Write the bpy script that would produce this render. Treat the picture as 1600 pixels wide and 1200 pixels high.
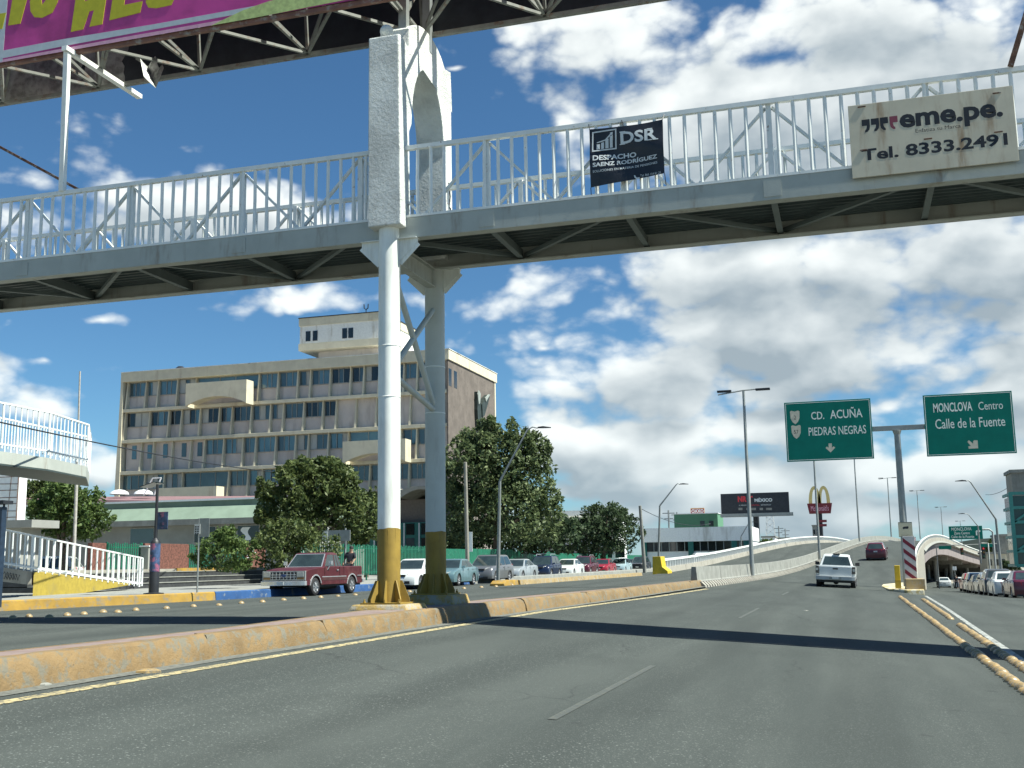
import bpy, bmesh, math, random
import numpy as np
from mathutils import Vector, Matrix, noise as mnoise
random.seed(7)
for o in list(bpy.data.objects): bpy.data.objects.remove(o)
scene = bpy.context.scene
COL = scene.collection
R_ = math.radians

# ------------------------------------------------------------------ camera
FPX = 1730.0; EYE = 1.15            # focal length for a 1600 px wide frame, eye height above the median foot
_U = np.array([-.0152, 1, -280/FPX]); _U /= np.linalg.norm(_U)
_F = np.array([529, -272, -FPX]); _F /= np.linalg.norm(_F)
_R = np.cross(_F, _U)
cam = bpy.data.cameras.new("camera"); camo = bpy.data.objects.new("camera", cam); COL.objects.link(camo)
cam.sensor_width = 36.0; cam.lens = 36*FPX/1600; cam.clip_start = .05; cam.clip_end = 20000
rot = Matrix((tuple(_R), tuple(_F), tuple(_U)))
camo.matrix_world = Matrix.Translation((0, 0, EYE)) @ rot.to_4x4()
scene.camera = camo
def ray(px, py):
    d = np.array([px-800, 600-py, -FPX]); return np.array([_R@d, _F@d, _U@d])
def dp(px, py, d):
    v = ray(px, py)*d/FPX; return Vector((v[0], v[1], v[2]+EYE))
def aty(px, py, Y):
    v = ray(px, py); v = v*Y/v[1]; return Vector((v[0], v[1], v[2]+EYE))
def atx(px, py, X):
    v = ray(px, py); v = v*X/v[0]; return Vector((v[0], v[1], v[2]+EYE))
def gp(px, py, z=0):
    v = ray(px, py); v = v*(z-EYE)/v[2]; return Vector((v[0], v[1], v[2]+EYE))

# ------------------------------------------------------------------ render / light
scene.render.engine = 'CYCLES'
scene.cycles.max_bounces = 5; scene.cycles.diffuse_bounces = 2; scene.cycles.glossy_bounces = 3; scene.cycles.transmission_bounces = 2
scene.view_settings.view_transform = 'Standard'; scene.view_settings.look = 'None'
scene.view_settings.exposure = 1.0; scene.view_settings.gamma = 1.0
SUN_EL = R_(56); SUN_KY = .055
sd = Vector((1, -SUN_KY, math.tan(SUN_EL)*math.sqrt(1+SUN_KY**2))).normalized()   # towards the sun
sun = bpy.data.lights.new("sun", 'SUN'); sun.energy = 5.0; sun.angle = R_(.5); sun.color = (1.0, 1.0, .90)
suno = bpy.data.objects.new("sun", sun); COL.objects.link(suno)
suno.rotation_euler = sd.to_track_quat('Z', 'Y').to_euler()
suno.location = (40, -10, 60)

world = bpy.data.worlds.new("World"); scene.world = world; world.use_nodes = True
wt = world.node_tree; wt.nodes.clear()
class G:
    """tiny helper to write node graphs"""
    def __init__(s, t): s.t = t
    def n(s, typ, **kw):
        nd = s.t.nodes.new(typ)
        for k, v in kw.items(): setattr(nd, k, v)
        return nd
    def put(s, sock, v):
        if hasattr(v, 'is_output') or isinstance(v, bpy.types.NodeSocket): s.t.links.new(v, sock)
        else: sock.default_value = v
    def m(s, op, a, b=0.0, c=0.0, clamp=False):
        nd = s.n('ShaderNodeMath', operation=op); nd.use_clamp = clamp
        s.put(nd.inputs[0], a); s.put(nd.inputs[1], b)
        if op in ('MULTIPLY_ADD', 'SMOOTH_MAX', 'COMPARE'): s.put(nd.inputs[2], c)
        return nd.outputs[0]
    def v(s, op, a, b=None):
        nd = s.n('ShaderNodeVectorMath', operation=op); s.put(nd.inputs[0], a)
        if b is not None: s.put(nd.inputs[1], b)
        return nd.outputs['Value'] if op in ('LENGTH', 'DOT_PRODUCT') else nd.outputs[0]
    def noise(s, vec, scale, detail=4, rough=.55, dist=0, dim='3D'):
        nd = s.n('ShaderNodeTexNoise', noise_dimensions=dim); s.put(nd.inputs['Vector'], vec)
        nd.inputs['Scale'].default_value = scale; nd.inputs['Detail'].default_value = detail
        nd.inputs['Roughness'].default_value = rough; nd.inputs['Distortion'].default_value = dist
        return nd.outputs['Fac']
    def voro(s, vec, scale, detail=1.0, rough=.5):
        nd = s.n('ShaderNodeTexVoronoi', voronoi_dimensions='2D'); s.put(nd.inputs['Vector'], vec)
        nd.inputs['Scale'].default_value = scale; nd.inputs['Detail'].default_value = detail; nd.inputs['Roughness'].default_value = rough
        return nd.outputs['Distance']
    def rng(s, x, a, b, c=0., d=1., smooth=True):
        nd = s.n('ShaderNodeMapRange'); nd.interpolation_type = 'SMOOTHSTEP' if smooth else 'LINEAR'
        s.put(nd.inputs[0], x); s.put(nd.inputs[1], a); s.put(nd.inputs[2], b); s.put(nd.inputs[3], c); s.put(nd.inputs[4], d)
        return nd.outputs[0]
    def mix(s, f, a, b):
        nd = s.n('ShaderNodeMix', data_type='RGBA')
        s.put(nd.inputs[0], f); s.put(nd.inputs[6], a); s.put(nd.inputs[7], b)
        return nd.outputs[2]
def C4(c): return (c[0], c[1], c[2], 1.0)
def srgb(r, g, b):
    f = lambda u: (u/255/12.92 if u/255 <= .04045 else ((u/255+.055)/1.055)**2.4)
    return (f(r), f(g), f(b))

# clouds: directions on the sky sphere (azimuth, elevation) with radii, broken up by fractal noise
CLOUDS = [  # px, py, rx, ry, strength
 (930, 60, 130, 80, .8), (820, 100, 60, 60, .5), (1010, 110, 90, 50, .5), (1130, 30, 90, 40, .5),
 (1370, 40, 260, 70, .9), (1520, 120, 190, 90, 1.1), (1260, 190, 200, 60, 1.1), (1180, 215, 120, 60, .9), (1480, 210, 200, 70, 1.1),
 (885, 190, 26, 14, .5), (320, 330, 150, 50, 1.1), (230, 345, 90, 34, .9), (420, 315, 70, 40, .9), (500, 345, 60, 30, .7), (50, 275, 60, 34, .6),
 (560, 335, 60, 30, .7), (130, 330, 40, 20, .4), (500, 462, 110, 22, .7), (610, 460, 60, 26, .6), (155, 507, 50, 12, .55), (8, 540, 34, 24, .7), (78, 583, 32, 12, .5),
 (150, 730, 60, 34, .9), (60, 750, 80, 26, .8), (870, 546, 18, 12, .7), (715, 97, 34, 10, .4),
 (1300, 420, 240, 46, .95), (1520, 410, 200, 70, 1.2), (1130, 425, 90, 30, .7), (1420, 545, 210, 60, .95), (1180, 520, 110, 60, 1.1), (1060, 560, 120, 70, 1.0), (960, 600, 110, 40, .8), (1000, 520, 60, 40, .7), (1190, 605, 180, 28, .75), (1560, 490, 150, 60, .95), (1550, 620, 120, 36, .85),
 (930, 695, 70, 34, .95), (1010, 730, 130, 30, .8), (1180, 685, 170, 34, .8), (1150, 762, 240, 24, .8), (1400, 735, 230, 38, .85), (1390, 640, 130, 28, .7), (1050, 640, 150, 24, .6), (900, 770, 120, 24, .7), (1300, 800, 360, 26, .7), (1570, 715, 130, 36, .8), (760, 760, 120, 20, .5), (1280, 300, 260, 50, .8), (1320, 690, 330, 120, .62), (1420, 480, 260, 120, .7), (1060, 570, 150, 70, .55), (930, 700, 110, 50, .3), (1250, 780, 420, 50, .6), (960, 800, 160, 16, .6),
 (-260, 300, 240, 80, .9), (-300, 620, 240, 70, .8), (1900, 300, 300, 160, .9), (1950, 640, 300, 100, .9)]
grp = bpy.data.node_groups.new("cloud_field", 'ShaderNodeTree')
grp.interface.new_socket(name="P", in_out='INPUT', socket_type='NodeSocketVector')
grp.interface.new_socket(name="D", in_out='OUTPUT', socket_type='NodeSocketFloat'); grp.interface.new_socket(name="S", in_out='OUTPUT', socket_type='NodeSocketFloat')
g = G(grp); gi = g.n('NodeGroupInput'); go = g.n('NodeGroupOutput'); P = gi.outputs[0]
warp = g.n('ShaderNodeTexNoise'); g.put(warp.inputs['Vector'], P); warp.inputs['Scale'].default_value = 9; warp.inputs['Detail'].default_value = 3
wv = g.v('SCALE', g.v('SUBTRACT', warp.outputs['Color'], (.5, .5, .5))); wv.node.inputs['Scale'].default_value = .07
PW = g.v('ADD', P, wv)
acc = None
for (px, py, rx, ry, st) in CLOUDS:
    if px > 880: st = st*1.15+.13 if py > 150 else st*1.05; rx *= 1.06; ry *= 1.06
    elif px < 600: st += .12
    d = ray(px, py); d = d/np.linalg.norm(d)
    az = math.atan2(d[0], d[1]); el = math.asin(d[2])
    q = g.v('MULTIPLY', g.v('SUBTRACT', PW, (az, el, 0)), (FPX/rx/1.5, FPX/ry/1.5, 0))
    val = g.m('MULTIPLY_ADD', g.v('LENGTH', q), -.85, st*.85)
    acc = val if acc is None else g.m('SMOOTH_MAX', acc, val, .18)
PS = g.v('MULTIPLY', P, (1, 1.7, 1))
n1 = g.noise(PS, 8, 6, .56, dim='2D'); n2 = g.noise(PS, 4.2, 2, .5, dim='2D')
bil = g.voro(g.v('ADD', PS, g.v('SCALE', wv)), 19, 2.0, .5)          # billows: rounded cauliflower lobes
tot = g.m('ADD', acc, g.m('MULTIPLY_ADD', n1, 1.55, -.775)); tot = g.m('ADD', tot, g.m('MULTIPLY_ADD', n2, 1.1, -.55))
tot = g.m('ADD', tot, g.m('MULTIPLY_ADD', bil, -.52, .23))
g.put(go.inputs[0], tot)
n3 = g.noise(PS, 7.5, 1.5, .5, dim='2D')
g.put(go.inputs[1], g.m('ADD', acc, g.m('MULTIPLY_ADD', n3, 1.5, -.75)))
w = G(wt)
tc = w.n('ShaderNodeTexCoord'); sep = w.n('ShaderNodeSeparateXYZ'); wt.links.new(tc.outputs['Generated'], sep.inputs[0])
azn = w.m('ARCTAN2', sep.outputs[0], sep.outputs[1]); eln = w.m('ARCSINE', sep.outputs[2])
comb = w.n('ShaderNodeCombineXYZ'); w.put(comb.inputs[0], azn); w.put(comb.inputs[1], eln)
def field(off):
    nd = w.n('ShaderNodeGroup'); nd.node_tree = grp; w.put(nd.inputs[0], w.v('ADD', comb.outputs[0], off)); return nd.outputs[0], nd.outputs[1]
f0, s0 = field((0, 0, 0)); f1, s1 = field((.007, .024, 0))
dens = w.rng(f0, -.16, .42)
thick = w.m('MULTIPLY_ADD', w.m('SUBTRACT', f1, f0), .42, w.m('MULTIPLY_ADD', w.rng(s1, .05, 1.0), .76, .08), clamp=True)
sky = w.n('ShaderNodeTexSky'); sky.sky_type = 'NISHITA'; sky.sun_disc = False
sky.sun_elevation = SUN_EL; sky.sun_rotation = math.atan2(sd.x, sd.y); sky.altitude = 600; sky.air_density = 1.0; sky.dust_density = 0.0; sky.ozone_density = 3.0
SKY_STRENGTH = .051
skc = w.v('SCALE', w.v('MULTIPLY', sky.outputs[0], (.62, .95, 1.10))); skc.node.inputs['Scale'].default_value = SKY_STRENGTH
white = C4((.53, .555, .545)); grey = C4((.195, .234, .258))
cc = w.mix(thick, white, grey)
hz = w.rng(eln, .0, .13, .45, 0.)
cc = w.mix(hz, cc, C4((.20, .265, .31)))
skh = w.mix(w.rng(eln, -.02, .12, .55, 0.), skc, C4((.175, .265, .33)))
final = w.mix(w.m('MULTIPLY', dens, .94), skh, cc)
bg = w.n('ShaderNodeBackground'); w.put(bg.inputs[0], final); bg.inputs[1].default_value = 1.0
world.cycles.sampling_method = 'MANUAL'; world.cycles.sample_map_resolution = 256
wo = w.n('ShaderNodeOutputWorld'); wt.links.new(bg.outputs[0], wo.inputs[0])

# ------------------------------------------------------------------ materials
MATS = {}
def mat(name, col, rough=.65, metal=0., var=.12, scale=6., bump=0., coat=0., spec=.5, dirt=None, dirt_scale=3., dirt_lo=.52, dirt_hi=.68, streak=False, trans=0.):
    if name in MATS: return MATS[name]
    m = bpy.data.materials.new(name); m.use_nodes = True; t = m.node_tree; q = G(t)
    b = t.nodes['Principled BSDF']
    tcn = q.n('ShaderNodeTexCoord'); vec = tcn.outputs['Object']
    n = q.noise(vec, scale, 6, .6)
    lo = tuple(max(0, c*(1-var)) for c in col); hi = tuple(min(1, c*(1+var)) for c in col)
    c = q.mix(q.rng(n, .3, .7), C4(lo), C4(hi))
    if dirt:
        v2 = q.v('MULTIPLY', vec, (1, 1, .18)) if streak else vec
        c = q.mix(q.rng(q.noise(v2, dirt_scale, 8, .65), dirt_lo, dirt_hi), c, C4(dirt))
    q.put(b.inputs['Base Color'], c)
    b.inputs['Roughness'].default_value = rough; b.inputs['Metallic'].default_value = metal
    b.inputs['Specular IOR Level'].default_value = spec; b.inputs['Coat Weight'].default_value = coat
    b.inputs['Coat Roughness'].default_value = .06
    if bump:
        bn = q.n('ShaderNodeBump'); bn.inputs['Strength'].default_value = bump; bn.inputs['Distance'].default_value = .02
        q.put(bn.inputs['Height'], q.noise(vec, scale*4, 8, .65)); q.put(b.inputs['Normal'], bn.outputs[0])
    MATS[name] = m; return m
def leafmat(name, col, col2):
    m = bpy.data.materials.new(name); m.use_nodes = True; t = m.node_tree; q = G(t)
    b = t.nodes['Principled BSDF']; geo = q.n('ShaderNodeNewGeometry')
    c = q.mix(geo.outputs['Random Per Island'], C4(col), C4(col2))
    q.put(b.inputs['Base Color'], c); b.inputs['Roughness'].default_value = .55; b.inputs['Specular IOR Level'].default_value = .3
    tr = q.n('ShaderNodeBsdfTranslucent'); q.put(tr.inputs[0], c)
    ms = q.n('ShaderNodeMixShader'); ms.inputs[0].default_value = .34
    out = t.nodes['Material Output']; t.links.new(b.outputs[0], ms.inputs[1]); t.links.new(tr.outputs[0], ms.inputs[2]); t.links.new(ms.outputs[0], out.inputs[0])
    return m
def asphalt(name, base, patch):
    m = bpy.data.materials.new(name); m.use_nodes = True; t = m.node_tree; q = G(t); b = t.nodes['Principled BSDF']
    tcn = q.n('ShaderNodeTexCoord'); vec = tcn.outputs['Object']
    st = q.v('MULTIPLY', vec, (1, .12, 1))
    c = q.mix(q.rng(q.noise(st, .9, 5, .6), .35, .68), C4(base), C4(patch))
    c = q.mix(q.m('MULTIPLY', q.rng(q.noise(vec, .35, 6, .6), .5, .75), .5), c, C4(tuple(x*.72 for x in base)))
    # worn aggregate: pale stones set in the binder
    sxy = q.n('ShaderNodeSeparateXYZ'); q.put(sxy.inputs[0], vec)
    wob = q.m('MULTIPLY_ADD', q.noise(st, .6, 3), 1.6, -.8)
    trk = q.m('SINE', q.m('MULTIPLY_ADD', q.m('ADD', sxy.outputs[0], wob), 2.9, 1.9))
    c = q.mix(q.m('MULTIPLY', q.rng(trk, .1, 1.), .28), c, C4(tuple(x*.62 for x in base)))
    vo = q.n('ShaderNodeTexVoronoi'); q.put(vo.inputs['Vector'], vec); vo.inputs['Scale'].default_value = 34
    wear = q.rng(q.noise(st, .7, 4), .36, .60, .15, 1.)
    sp = q.m('MULTIPLY', q.m('MULTIPLY', q.rng(vo.outputs['Distance'], .38, .16), q.rng(q.noise(vec, 27, 2), .47, .60)), wear)
    c = q.mix(q.m('MULTIPLY', sp, .75), c, C4((.28, .30, .28)))
    vo2 = q.n('ShaderNodeTexVoronoi'); q.put(vo2.inputs['Vector'], vec); vo2.inputs['Scale'].default_value = 75
    sp2 = q.m('MULTIPLY', q.m('MULTIPLY', q.rng(vo2.outputs['Distance'], .40, .15), q.rng(q.noise(vec, 55, 2), .42, .60)), .55)
    c = q.mix(sp2, c, C4((.20, .215, .20)))
    fine = q.noise(vec, 130, 3, .7)
    c = q.mix(q.m('MULTIPLY', q.rng(fine, .35, .7), .35), c, C4(tuple(x*.55 for x in base)))
    dk = q.m('MULTIPLY', q.rng(q.noise(vec, 2.6, 3, .5), .70, .76), .6)
    c = q.mix(dk, c, C4((.035, .038, .038)))
    # thin sealed and open cracks
    cv = q.n('ShaderNodeTexVoronoi'); cv.feature = 'DISTANCE_TO_EDGE'
    wn = q.n('ShaderNodeTexNoise'); q.put(wn.inputs['Vector'], vec); wn.inputs['Scale'].default_value = 1.4; wn.inputs['Detail'].default_value = 5
    q.put(cv.inputs['Vector'], q.v('ADD', q.v('MULTIPLY', vec, (.20, .12, .2)), q.v('MULTIPLY', wn.outputs['Color'], (.16, .16, 0)))); cv.inputs['Scale'].default_value = 1.0
    crack = q.m('MULTIPLY', q.rng(cv.outputs['Distance'], .0045, .001), q.rng(q.noise(vec, .22, 3), .48, .6))
    c = q.mix(q.m('MULTIPLY', crack, .55), c, C4((.03, .032, .032)))
    q.put(b.inputs['Base Color'], c); b.inputs['Roughness'].default_value = .88; b.inputs['Specular IOR Level'].default_value = .14
    bn = q.n('ShaderNodeBump'); bn.inputs['Strength'].default_value = .5; bn.inputs['Distance'].default_value = .008
    q.put(bn.inputs['Height'], q.noise(vec, 60, 6, .7)); q.put(b.inputs['Normal'], bn.outputs[0])
    return m
def worn_paint(name, paint, under, lo, hi, scale=7., rough=.75, bump=.6, stretch=(1, 1, 1), dark=None, bdist=.02):
    m = bpy.data.materials.new(name); m.use_nodes = True; t = m.node_tree; q = G(t); b = t.nodes['Principled BSDF']
    tcn = q.n('ShaderNodeTexCoord'); vec = q.v('MULTIPLY', tcn.outputs['Object'], stretch)
    n = q.noise(vec, scale, 9, .68)
    pv = q.mix(q.rng(q.noise(vec, scale*.35, 4), .3, .7), C4(tuple(x*.78 for x in paint)), C4(tuple(min(1, x*1.12) for x in paint)))
    c = q.mix(q.rng(n, lo, hi), pv, C4(under))
    if dark: c = q.mix(q.m('MULTIPLY', q.rng(q.noise(vec, scale*2.6, 6, .7), .62, .72), .8), c, C4(dark))
    q.put(b.inputs['Base Color'], c); b.inputs['Roughness'].default_value = rough
    bn = q.n('ShaderNodeBump'); bn.inputs['Strength'].default_value = bump; bn.inputs['Distance'].default_value = bdist
    q.put(bn.inputs['Height'], q.noise(vec, scale*3, 9, .7)); q.put(b.inputs['Normal'], bn.outputs[0])
    MATS[name] = m; return m

ASPH = asphalt("asphalt", (.054, .063, .059), (.072, .082, .076)); ASPH2 = asphalt("asphalt_side", (.058, .067, .062), (.075, .084, .077))
KERB = worn_paint("kerb_yellow", (.205, .134, .056), (.155, .143, .105), .48, .62, 6, bump=1.0, dark=(.06, .05, .035))
KERBB = worn_paint("kerb_bright", (.33, .20, .032), (.18, .165, .13), .49, .68, 4, dark=(.07, .06, .03))
KERBBLUE = worn_paint("kerb_blue", (.018, .072, .20), (.16, .19, .21), .55, .68, 4, dark=(.02, .03, .05))
YLINE = worn_paint("line_yellow", (.46, .385, .20), (.075, .083, .078), .49, .56, 13, dark=(.08, .085, .08))
YLINEF = worn_paint("line_yellow_faded", (.092, .098, .078), (.060, .069, .065), .36, .56, 9)
WLINE = worn_paint("line_white", (.36, .375, .35), (.075, .083, .078), .48, .58, 9)
CONC = mat("concrete", (.235, .24, .215), .85, var=.16, scale=2.2, bump=.35, dirt=(.20, .20, .18), dirt_scale=1.3, streak=True)
CONCL = mat("concrete_pale", (.30, .285, .24), .85, var=.12, scale=2, bump=.25, dirt=(.18, .168, .14), dirt_scale=.9, streak=True)
WALK = mat("pavement", (.225, .23, .21), .9, var=.16, scale=1.2, bump=.2)
EARTH = mat("earth", (.24, .22, .18), .95, var=.25, scale=.6)
MEDTOP = mat("median_top", (.20, .148, .132), .9, var=.15, scale=3, bump=.3, dirt=(.22, .205, .17), dirt_scale=2.)
BWHITE = mat("bridge_white", (.78, .80, .76), .5, var=.06, scale=3, dirt=(.36, .31, .24), dirt_scale=6, dirt_lo=.66, dirt_hi=.78, bump=.05)
BRAIL = mat("rail_white", (.80, .82, .78), .45, var=.05, scale=5, dirt=(.30, .20, .13), dirt_scale=9, dirt_lo=.62, dirt_hi=.72)
BGREY = mat("girder_grey", (.40, .425, .385), .55, var=.06, scale=2, dirt=(.235, .20, .155), dirt_scale=2.6, streak=True, dirt_lo=.52, dirt_hi=.74, bump=.12)
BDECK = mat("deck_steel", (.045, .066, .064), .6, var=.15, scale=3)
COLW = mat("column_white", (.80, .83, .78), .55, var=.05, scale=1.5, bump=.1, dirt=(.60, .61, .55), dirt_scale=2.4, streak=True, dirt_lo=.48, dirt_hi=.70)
COLW_SHADE = mat('column_white_shade', (.50, .53, .49), .6, var=.06, scale=1.5, bump=.1, dirt=(.40, .41, .37), dirt_scale=2.4, streak=True, dirt_lo=.48, dirt_hi=.70)  # column white darkened to stand for the bridge's shade on rear column, braces
COLY = mat("column_yellow", (.275, .182, .028), .65, var=.14, scale=3, bump=.2, dirt=(.19, .125, .035), dirt_scale=5, streak=True, dirt_lo=.50, dirt_hi=.70)
PLAST = worn_paint("plaster_white", (.76, .78, .73), (.58, .59, .54), .60, .70, 4, bump=1.0, bdist=.07)
GALV = mat("galvanised", (.28, .30, .29), .5, .35, var=.1, scale=4)
POLE = mat("pole_grey", (.24, .26, .26), .5, .2, var=.1, scale=3)
BLACKM = mat("black_metal", (.018, .02, .024), .5, var=.15)
RUST = mat("rusted_steel", (.13, .065, .04), .85, .1, var=.3, scale=9, dirt=(.3, .28, .25), dirt_scale=7)
BEAMG = mat("beam_grey", (.12, .148, .142), .6, var=.1, scale=2)
TRUSS = mat("truss_steel", (.20, .21, .19), .6, .2, var=.15, scale=4, dirt=(.16, .11, .08), dirt_scale=5)
DARKU = mat("tarp_dark", (.022, .026, .032), .8, var=.3, scale=2)
SILVER = mat("tarp_silver", (.30, .31, .29), .45, .3, var=.4, scale=5, bump=.5)
FENCEW = mat("white_paint", (.74, .77, .76), .45, var=.05)
GREENF = mat("green_paint", (.012, .13, .075), .5, var=.12, scale=2, dirt=(.008, .07, .045), dirt_scale=1.5)
SGREEN = mat("sign_green", (.004, .165, .125), .5, var=.08, scale=1.5, spec=.15)
SWHITE = mat("sign_letter", (.80, .84, .76), .5, var=.06)
SIGNCREAM = mat("sign_cream", (.62, .56, .42), .6, var=.06, scale=2, dirt=(.34, .22, .12), dirt_scale=3.2, streak=True, dirt_lo=.50, dirt_hi=.76)
INK = mat("sign_ink", (.014, .016, .020), .55, var=.1)
MAROONI = mat("sign_maroon", (.23, .05, .07), .55, var=.08)
BANNERB = mat("banner_black", (.016, .018, .024), .38, var=.25, scale=3, bump=.4)
BANNERW = mat("banner_letter", (.62, .66, .66), .5, var=.05)
BRED = mat("letter_red", (.55, .03, .04), .5, var=.05)
MAGENTA = mat("panel_magenta", (.47, .055, .235), .45, var=.3, scale=.7, bump=.15)
PANELY = mat("panel_yellow", (.50, .46, .02), .45, var=.08)
PANELW = mat("panel_white", (.52, .56, .58), .45, var=.06)
PANELP = mat("panel_pink", (.70, .38, .48), .45, var=.1)
PANELC = mat("panel_lime", (.52, .60, .22), .45, var=.2)
BEIGE = mat("building_cream", (.60, .55, .41), .85, var=.08, scale=1, dirt=(.45, .38, .27), dirt_scale=.7, streak=True, dirt_lo=.55, dirt_hi=.72)
SPAND = mat("building_spandrel", (.60, .53, .475), .85, var=.07, scale=.8, dirt=(.47, .41, .36), dirt_scale=.9, streak=True)
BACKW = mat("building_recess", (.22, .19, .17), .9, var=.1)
STONEB = mat("building_stone", (.145, .122, .104), .9, var=.18, scale=.9, dirt=(.112, .095, .082), dirt_scale=2.4, bump=.2)
PENTW = mat("penthouse_white", (.74, .74, .69), .85, var=.06, dirt=(.42, .38, .3), dirt_scale=.8, streak=True)
GLASS = mat("window_glass", (.045, .075, .085), .06, .0, var=.25, scale=.35, spec=1.0)
GLASSB = mat("window_glass_blue", (.10, .17, .19), .07, .25, var=.2, scale=.3, spec=1.0)
GLASSD = mat("window_glass_dark", (.012, .016, .018), .08, var=.3, scale=.5, spec=.7)
CARGL = mat("car_glass", (.028, .042, .042), .04, var=.3, scale=1.2, spec=1.0)
BLIND = mat("window_blind", (.40, .41, .38), .7, var=.12, scale=.6)
FRAME = mat("window_frame", (.30, .30, .27), .5, .3, var=.1)
TYRE = mat("tyre_rubber", (.016, .016, .017), .85, var=.2)
RIM = mat("wheel_alloy", (.42, .43, .44), .35, .7, var=.1)
CHROME = mat("chrome", (.62, .63, .64), .25, .65, var=.08, scale=3)
BLACKP = mat("black_plastic", (.02, .021, .022), .6, var=.15)
LAMPG = mat("lamp_glass", (.52, .52, .48), .12, .2, var=.1, spec=.8)
LAMPR = mat("lamp_red", (.30, .012, .012), .2, var=.1, coat=.6)
PLATE = mat("plate_white", (.6, .62, .6), .5, var=.05)
BARK = mat("bark", (.12, .095, .07), .95, var=.3, scale=6, bump=.6)
BRICK = mat("brick_red", (.135, .055, .040), .9, var=.45, scale=9, bump=.3)
PINKR = mat("roof_pink", (.20, .115, .12), .8, var=.1, scale=.7)
GRNW = mat("wall_green", (.155, .21, .16), .85, var=.1, scale=.6, dirt=(.12, .165, .125), dirt_scale=.6, streak=True)
GREYW = mat("wall_grey", (.27, .275, .25), .9, var=.1, scale=1)
BLACKST = mat("black_stone", (.035, .038, .04), .7, var=.3, scale=4)
TEAL = mat("teal_panel", (.02, .16, .13), .5, var=.12)
WHITEB = mat("white_wall", (.80, .82, .80), .8, var=.06, dirt=(.5, .5, .46), dirt_scale=.5, streak=True)
YELLOWP = mat("yellow_paint", (.62, .43, .02), .5, var=.1, dirt=(.4, .27, .03), dirt_scale=3)
YWALL = mat("ochre_wall", (.36, .27, .04), .85, var=.12, dirt=(.25, .2, .06), dirt_scale=1.5)
REDS = mat("stripe_red", (.19, .012, .028), .5, var=.08)
GOLD = mat("arch_yellow", (.62, .50, .20), .5, var=.06)
MRED = mat("board_red", (.16, .015, .022), .5, var=.1)
SKIN = mat("skin", (.30, .17, .11), .6, var=.08)
CLOTHB = mat("cloth_dark", (.02, .022, .03), .9, var=.2)
CLOTHP = mat("cloth_pink", (.38, .22, .22), .9, var=.1)
HAIR = mat("hair_dark", (.012, .01, .009), .7, var=.2)
def paint(name, c, metal=.25, rough=.32): return mat("paint_"+name, c, rough, metal, var=.04, scale=2, coat=.6)
P_WHITE = paint("white", (.60, .63, .62), 0); P_SILVER = paint("silver", (.40, .44, .45), .4); P_GREY = paint("grey", (.17, .175, .18), .4)
P_TEAL = paint("teal", (.14, .24, .26), .35); P_NAVY = paint("navy", (.008, .016, .045), .1); P_RED = paint("red", (.32, .02, .035), .15)
P_MAROON = mat("paint_maroon", (.068, .010, .013), .45, .0, var=.15, scale=1.6, coat=.12, dirt=(.11, .04, .035), dirt_scale=2.5)
P_WINE = paint("wine", (.09, .010, .022), .2); P_LBLUE = paint("light_blue", (.36, .49, .52), .2); P_BLACK = paint("black", (.02, .022, .026), .1); P_DGREY = paint("dark_grey", (.07, .075, .08), .3)
P_TRIM = mat("hood_brown", (.06, .022, .02), .55, .0, var=.2, scale=2)

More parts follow.
